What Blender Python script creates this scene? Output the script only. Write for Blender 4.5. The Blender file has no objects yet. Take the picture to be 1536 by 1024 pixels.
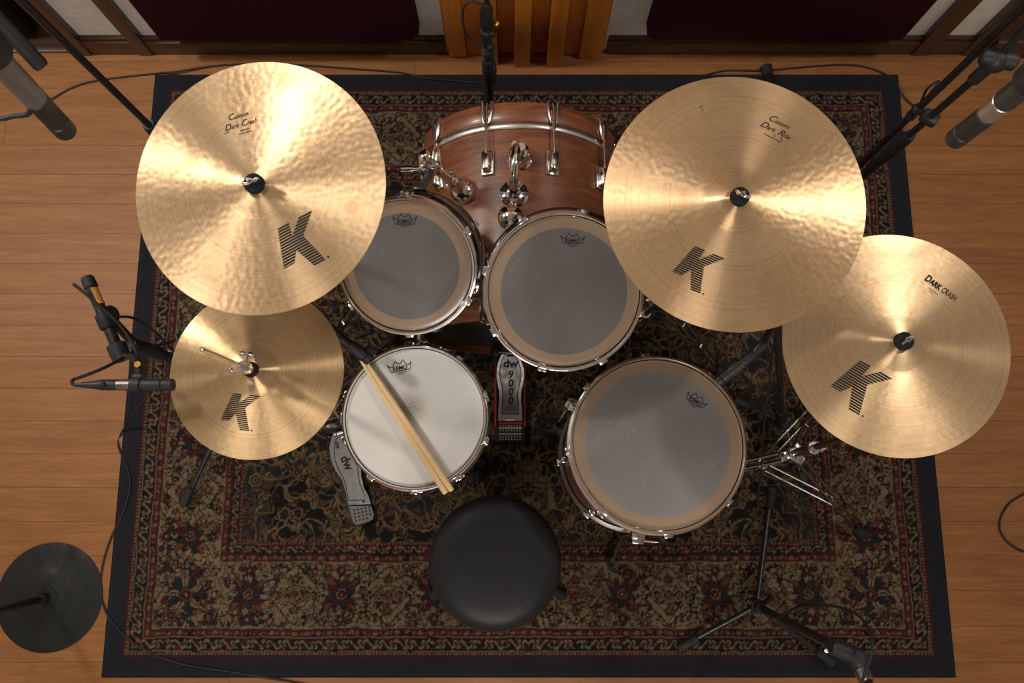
import bpy, bmesh, math, random
import numpy as np
from mathutils import Vector as V, Matrix as Mx
random.seed(7)
rad = math.radians
col = bpy.context.scene.collection

# ------------------------------------------------------------------ camera
F = 1151.0; TH = rad(10.2); CAMH = 2.55
ST, CT = math.sin(TH), math.cos(TH)
cam_d = bpy.data.cameras.new('camera')
cam = bpy.data.objects.new('camera', cam_d); col.objects.link(cam)
cam.location = (0, 0, CAMH); cam.rotation_euler = (TH, 0, 0)
cam_d.sensor_width = 36; cam_d.lens = 36 * F / 1536
cam_d.clip_start = 0.02
cam_d.dof.use_dof = True; cam_d.dof.focus_distance = 1.6; cam_d.dof.aperture_fstop = 20
bpy.context.scene.camera = cam

def PD(px, py, d):                 # a place in the room seen at px,py, d metres along the lens axis
    u, v = (px - 768) / F, (512 - py) / F
    return V((u * d, (v * CT + ST) * d, CAMH + (v * ST - CT) * d))
def P(px, py, z):                  # ... at height z
    u, v = (px - 768) / F, (512 - py) / F
    t = (CAMH - z) / (CT - v * ST)
    return V((u * t, (v * CT + ST) * t, z))
def PY(px, py, y):                 # ... at the upright plane Y = y
    u, v = (px - 768) / F, (512 - py) / F
    t = y / (v * CT + ST)
    return V((u * t, y, CAMH + (v * ST - CT) * t))

# ------------------------------------------------------------------ object helpers
W = {}
def tag(o, label=None, cat=None, group=None, kind=None):
    if label: o['label'] = label
    if cat: o['category'] = cat
    if group: o['group'] = group
    if kind: o['kind'] = kind
    return o
def empty(name, M, label, cat, group=None):
    o = bpy.data.objects.new(name, None); col.objects.link(o)
    if not isinstance(M, Mx): M = Mx.Translation(V(M))
    o.matrix_world = M; o.empty_display_size = .05
    W[o] = M.copy()
    return tag(o, label, cat, group)
def frame(C, n, x=V((1, 0, 0))):
    z = V(n).normalized()
    if abs(z.dot(x)) > .99: x = V((0, 1, 0))
    y = z.cross(x).normalized(); xx = y.cross(z)
    return Mx(((xx.x, y.x, z.x, C[0]), (xx.y, y.y, z.y, C[1]), (xx.z, y.z, z.z, C[2]), (0, 0, 0, 1)))

class MB:
    def __init__(s): s.v = []; s.f = []; s.m = []
    def add(s, vs, fs, mi=0, M=None):
        b = len(s.v)
        s.v += [(M @ V(p)) if M else V(p) for p in vs]
        s.f += [tuple(i + b for i in f) for f in fs]; s.m += [mi] * len(fs)
        return s
    def tube(s, pts, r, n=10, mi=0, cap=True, M=None):
        pts = [V(p) for p in pts]; k = len(pts)
        rs = r if isinstance(r, (list, tuple)) else [r] * k
        vs = []; fs = []; up = None
        for i in range(k):
            t = (pts[min(i + 1, k - 1)] - pts[max(i - 1, 0)])
            if t.length < 1e-9: t = V((0, 0, 1))
            t.normalize()
            if up is None:
                up = t.cross(V((0, 0, 1)) if abs(t.z) < .9 else V((1, 0, 0))).normalized()
            else:
                up = (up - t * up.dot(t)).normalized()
            w = t.cross(up)
            for j in range(n):
                a = 2 * math.pi * j / n
                vs.append(pts[i] + (up * math.cos(a) + w * math.sin(a)) * rs[i])
        for i in range(k - 1):
            for j in range(n):
                fs.append((i * n + j, i * n + (j + 1) % n, (i + 1) * n + (j + 1) % n, (i + 1) * n + j))
        if cap:
            fs.append(tuple(range(n - 1, -1, -1))); fs.append(tuple(range((k - 1) * n, k * n)))
        return s.add(vs, fs, mi, M)
    def cyl(s, a, b, r, r2=None, n=16, mi=0, M=None, ch=0.0):
        a, b = V(a), V(b); r2 = r if r2 is None else r2
        if ch:
            d = (b - a).normalized()
            return s.tube([a, a, a + d * ch, b - d * ch, b, b][1:5], [r - ch, r, r2, r2 - ch], n, mi, True, M)
        return s.tube([a, b], [r, r2], n, mi, True, M)
    def lathe(s, prof, n=48, mi=0, M=None, closed=False, a0=0, a1=2 * math.pi, mif=None):
        full = abs(a1 - a0) > 6.28
        k = len(prof); cols = n if full else n + 1
        vs = []; fs = []; ms = []
        for j in range(cols):
            a = a0 + (a1 - a0) * j / n
            c, q = math.cos(a), math.sin(a)
            vs += [(r * c, r * q, z) for r, z in prof]
        for j in range(n):
            j2 = (j + 1) % cols
            for i in range(k if closed else k - 1):
                i2 = (i + 1) % k
                fs.append((j * k + i, j2 * k + i, j2 * k + i2, j * k + i2)); ms.append(mif(i) if mif else mi)
        if not full and closed:
            fs.append(tuple(range(k))); fs.append(tuple((cols - 1) * k + i for i in range(k - 1, -1, -1))); ms += [mi, mi]
        b = len(s.m); s.add(vs, fs, mi, M); s.m[b:] = ms
        return s
    def box(s, M, sx, sy, sz, bev=.0, mi=0, seg=2, taper=None):
        bm = bmesh.new(); bmesh.ops.create_cube(bm, size=1)
        for v in bm.verts:
            k = taper if (taper and v.co.z > 0) else 1
            v.co = V((v.co.x * sx * k, v.co.y * sy * k, v.co.z * sz))
        if bev: bmesh.ops.bevel(bm, geom=bm.edges[:], offset=bev, segments=seg, affect='EDGES', profile=.5)
        bm.verts.index_update()
        vs = [v.co.copy() for v in bm.verts]; fs = [tuple(v.index for v in f.verts) for f in bm.faces]; bm.free()
        if not isinstance(M, Mx): M = Mx.Translation(V(M))
        return s.add(vs, fs, mi, M)
    def ball(s, c, r, n=16, mi=0, M=None, sq=(1, 1, 1), lo=-90):
        m = n // 2; prof = [(r * math.cos(rad(lo + (90 - lo) * i / m)) + 1e-6, r * math.sin(rad(lo + (90 - lo) * i / m))) for i in range(m + 1)]
        MM = Mx.Translation(V(c)) @ Mx.Diagonal((*sq, 1))
        return s.lathe(prof, n, mi, (M @ MM) if M else MM)
    def prism(s, poly, h, M=None, mi=0):
        n = len(poly); vs = [(x, y, 0) for x, y in poly] + [(x, y, h) for x, y in poly]
        fs = [tuple(range(n - 1, -1, -1)), tuple(range(n, 2 * n))] + [(i, (i + 1) % n, n + (i + 1) % n, n + i) for i in range(n)]
        return s.add(vs, fs, mi, M)
    def slab(s, tops, th, mi=0):      # a plate from world points, th thick
        n = len(tops); vs = [V(p) for p in tops] + [V(p) - V((0, 0, th)) for p in tops]
        fs = [tuple(range(n)), tuple(range(2 * n - 1, n - 1, -1))] + [(i, n + i, n + (i + 1) % n, (i + 1) % n) for i in range(n)]
        return s.add(vs, fs, mi)
    def build(s, name, mat, parent=None, at=None, local=False, flat=False, norm=True):
        M = W[parent] if parent else Mx.Translation(V(at if at is not None else (0, 0, 0)))
        vs = s.v if local else [M.inverted() @ v for v in s.v]
        me = bpy.data.meshes.new(name); me.from_pydata([tuple(v) for v in vs], [], s.f)
        mats = mat if isinstance(mat, (list, tuple)) else [mat]
        for m in mats: me.materials.append(m)
        me.polygons.foreach_set('material_index', s.m)
        if norm:
            bm = bmesh.new(); bm.from_mesh(me); bmesh.ops.recalc_face_normals(bm, faces=bm.faces[:]); bm.to_mesh(me); bm.free()
        if not flat:
            me.polygons.foreach_set('use_smooth', [True] * len(me.polygons))
            me.set_sharp_from_angle(angle=rad(38))
        me.update()
        o = bpy.data.objects.new(name, me); col.objects.link(o)
        if parent: o.parent = parent
        else: o.matrix_world = M
        W[o] = M.copy()
        return o

def spline(pts, k=8):
    pts = [V(p) for p in pts]; out = []
    for i in range(len(pts) - 1):
        p0, p1, p2, p3 = pts[max(i - 1, 0)], pts[i], pts[i + 1], pts[min(i + 2, len(pts) - 1)]
        for j in range(k):
            t = j / k
            out.append(.5 * ((2 * p1) + (p2 - p0) * t + (2 * p0 - 5 * p1 + 4 * p2 - p3) * t * t + (3 * p1 - p0 - 3 * p2 + p3) * t ** 3))
    return out + [pts[-1]]
def cable(pts, label, r=.0032, mat=None, group=None):
    o = MB().tube(spline(pts, 10), r, 8).build('microphone_cable', mat or RUBBER, at=pts[0])
    return tag(o, label, 'cable', group)

# flat lettering as 2-D meshes -------------------------------------------------
def text2d(s, size=1., shear=0., bold=0., xs=1.):
    cu = bpy.data.curves.new('t', 'FONT'); cu.body = s; cu.size = size; cu.shear = shear; cu.offset = bold
    cu.align_x = 'CENTER'; cu.align_y = 'CENTER'; cu.fill_mode = 'BOTH'; cu.resolution_u = 3
    o = bpy.data.objects.new('t', cu); col.objects.link(o)
    dg = bpy.context.evaluated_depsgraph_get(); me = o.evaluated_get(dg).to_mesh()
    vs = [(v.co.x * xs, v.co.y) for v in me.vertices]; fs = [tuple(p.vertices) for p in me.polygons]
    o.evaluated_get(dg).to_mesh_clear(); bpy.data.objects.remove(o); bpy.data.curves.remove(cu)
    return vs, fs
def ribbon2d(pl, w, closed=False):
    n = len(pl); vs = []; fs = []
    for i, p in enumerate(pl):
        a = V(pl[(i - 1) % n] if (closed or i) else p); b = V(pl[(i + 1) % n] if (closed or i < n - 1) else p)
        t = (b - a); t = t.normalized() if t.length else V((1, 0))
        vs += [(p[0] - t.y * w / 2, p[1] + t.x * w / 2), (p[0] + t.y * w / 2, p[1] - t.x * w / 2)]
    for i in range(n if closed else n - 1):
        j = (i + 1) % n; fs.append((2 * i, 2 * i + 1, 2 * j + 1, 2 * j))
    return vs, fs
def clip_band(poly, y0, y1):
    def cut(pl, f):
        out = []
        for i in range(len(pl)):
            a, b = pl[i], pl[(i + 1) % len(pl)]; fa, fb = f(a), f(b)
            if fa >= 0: out.append(a)
            if fa * fb < 0:
                t = fa / (fa - fb); out.append((a[0] + (b[0] - a[0]) * t, a[1] + (b[1] - a[1]) * t))
        return out
    q = cut(poly, lambda p: p[1] - y0)
    return cut(q, lambda p: y1 - p[1]) if len(q) > 2 else []
class Art:                           # a drawing in px-like units: y up, x right
    def __init__(s): s.v = []; s.f = []
    def join(s, o):
        b = len(s.v); s.v += o.v; s.f += [tuple(i + b for i in f) for f in o.f]; return s
    def add(s, vf, sc=1., rot=0., dx=0., dy=0.):
        c, q = math.cos(rad(rot)), math.sin(rad(rot)); b = len(s.v)
        s.v += [((x * c - y * q) * sc + dx, (x * q + y * c) * sc + dy) for x, y in vf[0]]
        s.f += [tuple(i + b for i in f) for f in vf[1]]; return s
def runs(items, x0=0., y0=0.):
    """lettering set one run after another: (text, size, shear, bold, width, dy, gap)"""
    a = Art(); x = 0.
    for (t, size, sh, bo, xs, dy, gap) in items:
        vs, fs = text2d(t, size, sh, bo, xs); lo = min(v[0] for v in vs); hi = max(v[0] for v in vs)
        a.add((vs, fs), dx=x - lo, dy=dy); x += hi - lo + gap
    m = x / 2; a.v = [(u - m + x0, w + y0) for u, w in a.v]
    return a
def k_logo():
    a = Art()
    parts = [[(0, 0), (38, 0), (62, 33), (81, 121), (41, 120)], [(62, 33), (102, 63), (163, 121), (119, 123), (80, 86), (72, 80)],
             [(62, 33), (89, -36), (129, -35), (102, 63), (78, 78)]]
    y = -36
    while y < 124:
        for p in parts:
            q = clip_band(p, y, y + 5.6)
            if len(q) > 2: a.add((q, [tuple(range(len(q)))]), dx=-78, dy=-44)
        y += 8.4
    a.add(([(3.5 * math.cos(i * .785), 3.5 * math.sin(i * .785)) for i in range(8)], [tuple(range(8))]), dx=62, dy=-76)
    return a
def crown():
    a = Art()
    def dip(x0, y0, x1, y1, d, k=7):
        return [(x0 + (x1 - x0) * i / k, y0 + (y1 - y0) * i / k - d * (1 - (2 * i / k - 1) ** 2)) for i in range(k + 1)]
    out = dip(-18, 6.5, -6, 11, 6.5) + dip(-6, 11, 6, 11, 5.5)[1:] + dip(6, 11, 18, 6.5, 6.5)[1:] + [(14.5, -5), (-14.5, -5)]
    a.add(ribbon2d(out, 1.25, True))
    a.add(text2d('REMO', 8.4, 0, .22, 1.0), dx=0, dy=-1.0)
    a.add(ribbon2d([(-8, -7.6), (8, -7.6)], .8)); a.add(ribbon2d([(-4, -10), (4, -10)], .8))
    return a
# ------------------------------------------------------------------ materials
def lin(r, g, b): return tuple(((c / 255) / 12.92 if c / 255 <= .04045 else ((c / 255 + .055) / 1.055) ** 2.4) for c in (r, g, b)) + (1,)
class NT:
    def __init__(s, name):
        s.m = bpy.data.materials.new(name); s.m.use_nodes = True; s.t = s.m.node_tree; s.n = s.t.nodes; s.l = s.t.links
        s.b = s.n['Principled BSDF']; s.out = s.n['Material Output']
    def new(s, typ, **kw):
        nd = s.n.new(typ)
        for k, v in kw.items():
            if k.startswith('i_'):
                key = k[2:]
                nd.inputs[int(key) if key.isdigit() else key.replace('_', ' ')].default_value = v
            else: setattr(nd, k, v)
        return nd
    def link(s, a, b): s.l.new(a, b)
    def setp(s, **kw):
        for k, v in kw.items(): s.b.inputs[k.replace('_', ' ')].default_value = v
    def coord(s, scale=(1, 1, 1), out='Object'):
        tc = s.new('ShaderNodeTexCoord'); mp = s.new('ShaderNodeMapping'); mp.inputs['Scale'].default_value = scale
        s.link(tc.outputs[out], mp.inputs['Vector']); return mp.outputs[0]
    def noise(s, vec, scale, detail=4, rough=.55, dist=0):
        n = s.new('ShaderNodeTexNoise', i_Scale=scale, i_Detail=detail, i_Roughness=rough, i_Distortion=dist)
        if vec is not None: s.link(vec, n.inputs['Vector'])
        return n.outputs['Fac']
    def ramp(s, fac, stops):
        r = s.new('ShaderNodeValToRGB'); e = r.color_ramp.elements
        while len(e) < len(stops): e.new(.5)
        for el, (p, c) in zip(e, stops): el.position = p; el.color = c if len(c) == 4 else (*c, 1)
        s.link(fac, r.inputs[0]); return r.outputs[0]
    def math(s, op, a, b=None, c=None):
        m = s.new('ShaderNodeMath', operation=op)
        for i, x in enumerate((a, b, c)):
            if x is None: continue
            if isinstance(x, (int, float)): m.inputs[i].default_value = x
            else: s.link(x, m.inputs[i])
        return m.outputs[0]
    def mix(s, fac, a, b, mode='MIX'):
        m = s.new('ShaderNodeMix', data_type='RGBA', blend_type=mode)
        for i, x in ((0, fac), (6, a), (7, b)):
            if isinstance(x, (int, float)): m.inputs[i].default_value = x
            elif isinstance(x, tuple): m.inputs[i].default_value = x
            else: s.link(x, m.inputs[i])
        return m.outputs[2]
    def bump(s, h, strength=.2, dist=.001, prev=None):
        b = s.new('ShaderNodeBump', i_Strength=strength, i_Distance=dist); s.link(h, b.inputs['Height'])
        if prev is not None: s.link(prev, b.inputs['Normal'])
        s.link(b.outputs[0], s.b.inputs['Normal']); return b.outputs[0]

def simple(name, c, rough=.5, metal=0., spec=.5, coat=0., nz=None):
    t = NT(name); t.setp(Base_Color=c if len(c) == 4 else (*c, 1), Roughness=rough, Metallic=metal, Specular_IOR_Level=spec, Coat_Weight=coat)
    sc, amt = nz or (60, .18)
    f = t.noise(t.coord(), sc, 3)
    t.link(t.ramp(f, [(.3, (max(0, rough - amt * .5),) * 3), (.75, (min(1, rough + amt),) * 3)]), t.b.inputs['Roughness'])
    return t.m
CHROME = simple('chrome', (.82, .81, .80), .11, 1., nz=(30, .08))
HOOPC = simple('satin_chrome', (.88, .87, .86), .17, 1., nz=(30, .05))
DKCHROME = simple('black_nickel', (.26, .255, .25), .2, 1.)
STEEL = simple('brushed_steel', (.80, .79, .78), .34, 1., nz=(200, .06))
BLACKM = simple('black_metal', (.012, .012, .013), .32, 0, .5)
BLACKS = simple('satin_black', (.016, .016, .017), .5, 0, .4)
RUBBER = simple('black_rubber', (.014, .014, .015), .6, 0, .35)
FELT = simple('black_felt', (.02, .02, .022), .95, 0, .1)
INK = simple('black_ink', (.018, .016, .014), .6, 0, .2)
REDP = simple('red_paint', (.32, .012, .015), .4)
GOLDM = simple('brass', (.72, .42, .1), .25, 1.)
DKRING = simple('dark_nickel', (.30, .27, .24), .3, 1.)
SHELLBLK = simple('black_lacquer', (.014, .011, .010), .12, 0, .5, .5)
PEDAL = simple('cast_aluminium', (.34, .325, .305), .42, .75)
PEDALD = simple('dark_cast_aluminium', (.16, .155, .15), .42, .7)
SIGNPAINT = simple('amber_label', (.55, .25, .03), .45)

def vinyl():
    t = NT('black_vinyl'); t.setp(Base_Color=(.014, .0145, .016, 1), Roughness=.42, Specular_IOR_Level=.2)
    v = t.coord(); n = t.new('ShaderNodeTexVoronoi', i_Scale=420.); t.link(v, n.inputs['Vector'])
    b = t.bump(n.outputs['Distance'], .25, .0006); t.bump(t.noise(v, 14, 3), .25, .004, b)
    return t.m
VINYL = vinyl()

def wood(name, c1, c2, c3, axis='RAD', rough=.32, coat=.3, gs=1., z0=(0, 0, 0)):
    t = NT(name); t.setp(Roughness=rough, Coat_Weight=coat, Coat_Roughness=.2)
    tc = t.new('ShaderNodeTexCoord'); sp = t.new('ShaderNodeSeparateXYZ'); t.link(tc.outputs['Object'], sp.inputs[0])
    cb = t.new('ShaderNodeCombineXYZ')
    if axis == 'BASS':       # grain runs round the shell, axis along local Y
        t.link(t.math('MULTIPLY', t.math('ARCTAN2', sp.outputs[0], sp.outputs[2]), .28 * 3.2), cb.inputs[0])
        t.link(t.math('MULTIPLY', sp.outputs[1], 26), cb.inputs[1])
    elif axis == 'DRUM':     # axis along local Z
        t.link(t.math('MULTIPLY', t.math('ARCTAN2', sp.outputs[1], sp.outputs[0]), .3), cb.inputs[0])
        t.link(t.math('MULTIPLY', sp.outputs[2], 30), cb.inputs[1])
    else:
        k = {'X': (3, 40, 40), 'Y': (40, 3, 40), 'Z': (40, 40, 3)}[axis]
        for i in range(3): t.link(t.math('MULTIPLY', sp.outputs[i], k[i]), cb.inputs[i])
    v = cb.outputs[0]
    f = t.noise(v, 1.6 * gs, 8, .62, 1.1); g = t.noise(v, 9 * gs, 4, .6, .3)
    c = t.ramp(f, [(.28, c1), (.5, c2), (.72, c3)])
    c = t.mix(t.ramp(g, [(.35, (.5,) * 3), (.6, (0,) * 3)]), c, t.mix(.5, c, c1))
    t.link(c, t.b.inputs['Base Color']); t.bump(g, .08, .0006)
    return t.m
WALNUT = wood('walnut_bass_shell', lin(86, 50, 30), lin(126, 75, 48), lin(154, 97, 64), 'BASS', .36, .25)
WALNUTD = wood('walnut_drum_shell', lin(58, 28, 18), lin(96, 50, 33), lin(120, 68, 46), 'DRUM', .3, .35)
MAPLE = wood('maple_inner_shell', lin(186, 140, 98), lin(200, 154, 110), lin(212, 168, 122), 'DRUM', .5, 0)
STICK = wood('hickory', lin(226, 190, 138), lin(236, 204, 156), lin(242, 214, 170), 'Z', .42, .1)
TRIMW = wood('dark_stained_wood', lin(44, 26, 16), lin(62, 38, 24), lin(78, 50, 32), 'X', .4, .2)
TRIMZ = wood('dark_stained_post_wood', lin(44, 27, 17), lin(62, 40, 26), lin(80, 54, 36), 'Z', .4, .2)
SLAT = wood('amber_plywood', lin(180, 106, 30), lin(204, 124, 37), lin(216, 140, 48), 'Z', .45, .15)
SLAT_SHADE = wood('amber_plywood_shaded', lin(164, 92, 26), lin(188, 110, 33), lin(202, 126, 42), 'Z', .45, .15)  # darker copy for recessed slats and back board, their shade painted in

def bronze(name, c1, c2, c3, seed, rough=.3, ham=.5):
    t = NT(name); t.setp(Metallic=.72, Anisotropic=1., Anisotropic_Rotation=.25)
    tc = t.new('ShaderNodeTexCoord'); off = t.new('ShaderNodeMapping'); off.inputs['Location'].default_value = (seed * 3.7, seed * 1.3, 0)
    t.link(tc.outputs['Object'], off.inputs[0]); v = off.outputs[0]
    sp = t.new('ShaderNodeSeparateXYZ'); t.link(tc.outputs['Object'], sp.inputs[0])
    r = t.math('SQRT', t.math('ADD', t.math('MULTIPLY', sp.outputs[0], sp.outputs[0]), t.math('MULTIPLY', sp.outputs[1], sp.outputs[1])))
    blot = t.noise(v, 7, 6, .62, .6); fine = t.noise(v, 55, 5, .7)
    c = t.ramp(blot, [(.3, c1), (.5, c2), (.7, c3)])
    c = t.mix(t.ramp(fine, [(.35, (.35,) * 3), (.62, (0,) * 3)]), c, c1)
    lath = t.new('ShaderNodeTexNoise', noise_dimensions='1D', i_Scale=260., i_Detail=3., i_Roughness=.7); t.link(r, lath.inputs['W'])
    c = t.mix(t.ramp(lath.outputs['Fac'], [(.36, (.26,) * 3), (.52, (0,) * 3)]), c, t.mix(.5, c1, lin(96, 72, 46)))
    spots = t.noise(v, 130, 2, .5)
    c = t.mix(t.ramp(spots, [(.70, (0,) * 3), (.78, (.3,) * 3)]), c, lin(120, 84, 46))
    t.link(c, t.b.inputs['Base Color'])
    t.link(t.ramp(blot, [(.3, (rough + .05,) * 3), (.7, (rough - .04,) * 3)]), t.b.inputs['Roughness'])
    tg = t.new('ShaderNodeTangent', direction_type='RADIAL', axis='Z'); t.link(tg.outputs[0], t.b.inputs['Tangent'])
    hm = t.noise(v, 95, 0, .45, .1)
    b = t.bump(hm, ham, .0011); t.bump(lath.outputs['Fac'], .11, .0006, b)
    return t.m

def add_spot(m, x, y, r, c, amt=.5):
    """a worn or stained patch of the metal itself"""
    nt = m.node_tree; bs = nt.nodes['Principled BSDF']; old = bs.inputs['Base Color'].links[0].from_socket
    tc = nt.nodes.new('ShaderNodeTexCoord'); ds = nt.nodes.new('ShaderNodeVectorMath'); ds.operation = 'DISTANCE'
    mp = nt.nodes.new('ShaderNodeMapping'); mp.inputs['Scale'].default_value = (1, 1, 0); nt.links.new(tc.outputs['Object'], mp.inputs[0])
    nt.links.new(mp.outputs[0], ds.inputs[0]); ds.inputs[1].default_value = (x, y, 0)
    rp = nt.nodes.new('ShaderNodeMapRange'); rp.inputs[1].default_value = r * .9; rp.inputs[2].default_value = r * 1.08; rp.inputs[3].default_value = amt; rp.inputs[4].default_value = 0
    nt.links.new(ds.outputs['Value'], rp.inputs[0])
    mx = nt.nodes.new('ShaderNodeMix'); mx.data_type = 'RGBA'; nt.links.new(rp.outputs[0], mx.inputs[0]); nt.links.new(old, mx.inputs[6]); mx.inputs[7].default_value = c
    nt.links.new(mx.outputs[2], bs.inputs['Base Color'])

def head_film(name, c1, c2, speck, rough, see):
    t = NT(name); t.setp(Roughness=rough, Specular_IOR_Level=.5, Coat_Weight=.25, Coat_Roughness=.08)
    v = t.coord(); f = t.noise(v, 4, 5, .62, .4)
    c = t.ramp(f, [(.3, c1), (.7, c2)])
    s1 = t.ramp(t.noise(v, 150, 2, .6), [(.665, (0,) * 3), (.72, (1,) * 3)])
    sc_ = t.new('ShaderNodeMapping'); sc_.inputs['Scale'].default_value = (18, 150, 1); sc_.inputs['Rotation'].default_value = (0, 0, .5); t.link(v, sc_.inputs[0])
    s2 = t.ramp(t.noise(sc_.outputs[0], 1., 2, .5), [(.74, (0,) * 3), (.8, (.6,) * 3)])
    msk = t.ramp(t.noise(v, 8, 3), [(.40, (0,) * 3), (.60, (1,) * 3)])
    k = t.math('MULTIPLY', t.math('MULTIPLY', t.math('MAXIMUM', s1, s2), msk), speck)
    c = t.mix(k, c, (.55, .53, .51, 1))
    t.link(c, t.b.inputs['Base Color']); t.bump(t.noise(v, 16, 4, .6), .12, .002)
    tr = t.new('ShaderNodeBsdfTransparent'); tr.inputs[0].default_value = (.9, .88, .86, 1)
    mx = t.new('ShaderNodeMixShader'); mx.inputs[0].default_value = 1 - see; t.link(tr.outputs[0], mx.inputs[1]); t.link(t.b.outputs[0], mx.inputs[2])
    t.link(mx.outputs[0], t.out.inputs[0])
    return t.m
HEADA = head_film('smoky_clear_head', (.135, .129, .127), (.190, .182, .180), .45, .22, .14)
HEADF = head_film('worn_clear_head', (.185, .178, .177), (.25, .242, .24), .8, .25, .10)
HEADRING = head_film('tan_head_ring', (.27, .19, .128), (.32, .228, .16), .1, .25, .05)
def head_res():
    t = NT('smoky_bottom_head'); t.setp(Base_Color=(.13, .125, .125, 1), Roughness=.3)
    v = t.coord(); t.link(t.ramp(t.noise(v, 6, 5, .6), [(.3, (.055, .053, .055)), (.7, (.10, .096, .098))]), t.b.inputs['Base Color'])
    return t.m
HEADR = head_res()
def head_coated():
    t = NT('coated_white_head'); t.setp(Roughness=.55, Specular_IOR_Level=.3)
    v = t.coord(); sp = t.new('ShaderNodeSeparateXYZ'); t.link(v, sp.inputs[0])
    dx = t.math('ADD', sp.outputs[0], .012); dy = t.math('SUBTRACT', sp.outputs[1], .022)
    r = t.math('SQRT', t.math('ADD', t.math('MULTIPLY', dx, dx), t.math('MULTIPLY', dy, dy)))
    near = t.ramp(r, [(0, (1,) * 3), (.016, (.85,) * 3), (.05, (.12,) * 3), (.12, (0,) * 3)])
    st = t.ramp(t.noise(v, 260, 5, .75), [(.30, (0,) * 3), (.60, (1,) * 3)])
    base = t.ramp(t.noise(v, 8, 5, .6), [(.3, lin(216, 214, 210)), (.7, lin(227, 225, 222))])
    c = t.mix(t.math('MULTIPLY', near, st), base, lin(110, 92, 62))
    sp2 = t.ramp(t.noise(v, 190, 2, .5), [(.72, (0,) * 3), (.78, (.22,) * 3)])
    c = t.mix(sp2, c, lin(150, 138, 118))
    t.link(c, t.b.inputs['Base Color']); t.bump(t.noise(v, 700, 2), .1, .0003)
    return t.m
HEADW = head_coated()

def floor_mat():
    t = NT('bamboo_floor_planks'); t.setp(Roughness=.5, Specular_IOR_Level=.3)
    tc = t.new('ShaderNodeTexCoord'); mp = t.new('ShaderNodeMapping'); mp.inputs['Location'].default_value = (.35, -.1915 + 1.08, 0)
    t.link(tc.outputs['Object'], mp.inputs[0])
    br = t.new('ShaderNodeTexBrick', offset=.37, offset_frequency=2, squash=1.)
    for k, x in (('Scale', 1.), ('Mortar Size', .0011), ('Mortar Smooth', .3), ('Bias', 0.), ('Brick Width', 1.45), ('Row Height', .108)): br.inputs[k].default_value = x
    br.inputs['Color1'].default_value = (0, 0, 0, 1); br.inputs['Color2'].default_value = (1, 1, 1, 1); br.inputs['Mortar'].default_value = (.5, .5, .5, 1)
    t.link(mp.outputs[0], br.inputs[0])
    sh = t.new('ShaderNodeVectorMath', operation='MULTIPLY_ADD'); t.link(br.outputs['Color'], sh.inputs[0]); sh.inputs[1].default_value = (5, 3, 2); 
    t.link(mp.outputs[0], sh.inputs[2])
    m2 = t.new('ShaderNodeMapping'); m2.inputs['Scale'].default_value = (2.2, 26, 1); t.link(sh.outputs[0], m2.inputs[0])
    g1 = t.noise(m2.outputs[0], 1.3, 7, .62, .8); 
    m3 = t.new('ShaderNodeMapping'); m3.inputs['Scale'].default_value = (9, 120, 1); t.link(sh.outputs[0], m3.inputs[0])
    g2 = t.noise(m3.outputs[0], 1.4, 4, .6)
    c = t.ramp(g1, [(.25, lin(124, 79, 44)), (.5, lin(144, 95, 54)), (.75, lin(160, 110, 66))])
    c = t.mix(t.math('MULTIPLY', t.ramp(g2, [(.3, (1,) * 3), (.55, (0,) * 3)]), .35), c, lin(104, 64, 35))
    c = t.mix(t.math('MULTIPLY', br.outputs['Color'], .22), c, lin(124, 78, 43))
    c = t.mix(t.math('MULTIPLY', br.outputs['Fac'], .7), c, lin(78, 47, 28))
    kn = t.noise(mp.outputs[0], 3.2, 5, .7, 1.2)
    c = t.mix(t.ramp(kn, [(.66, (0,) * 3), (.78, (.5,) * 3)]), c, lin(104, 62, 36))
    t.link(c, t.b.inputs['Base Color'])
    b = t.bump(g2, .06, .0008); t.bump(t.math('SUBTRACT', 1., br.outputs['Fac']), .4, .001, b)
    return t.m
FLOOR = floor_mat()
def block_wall():
    t = NT('painted_block_wall'); t.setp(Roughness=.7, Specular_IOR_Level=.25)
    tc = t.new('ShaderNodeTexCoord'); sp = t.new('ShaderNodeSeparateXYZ'); t.link(tc.outputs['Object'], sp.inputs[0])
    cb = t.new('ShaderNodeCombineXYZ'); t.link(sp.outputs[0], cb.inputs[0]); t.link(sp.outputs[2], cb.inputs[1])
    br = t.new('ShaderNodeTexBrick', offset=.5)
    for k, x in (('Scale', 1.), ('Mortar Size', .004), ('Mortar Smooth', .6), ('Brick Width', .4), ('Row Height', .2)): br.inputs[k].default_value = x
    t.link(cb.outputs[0], br.inputs[0])
    n = t.noise(tc.outputs['Object'], 22, 6, .65, .5)
    c = t.ramp(n, [(.3, lin(196, 190, 183)), (.7, lin(216, 211, 205))])
    c = t.mix(t.math('MULTIPLY', br.outputs['Fac'], .35), c, lin(226, 222, 216))
    t.link(c, t.b.inputs['Base Color'])
    b = t.bump(n, .35, .003); t.bump(br.outputs['Fac'], .35, .003, b)
    return t.m
BLOCK = block_wall()
def fabric(name, c1, c2, sc=300):
    t = NT(name); t.setp(Roughness=.95, Specular_IOR_Level=.1)
    v = t.coord(); f = t.noise(v, sc, 3, .6)
    t.link(t.ramp(f, [(.3, c1), (.7, c2)]), t.b.inputs['Base Color']); t.bump(f, .3, .001); return t.m
MAROON = fabric('maroon_panel_fabric', lin(40, 10, 17), lin(56, 15, 24))
SPEAKERB = fabric('black_cabinet_carpet', lin(14, 13, 13), lin(22, 20, 19))
PLASTER = fabric('plaster', lin(196, 194, 190), lin(208, 206, 202), 30)
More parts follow.
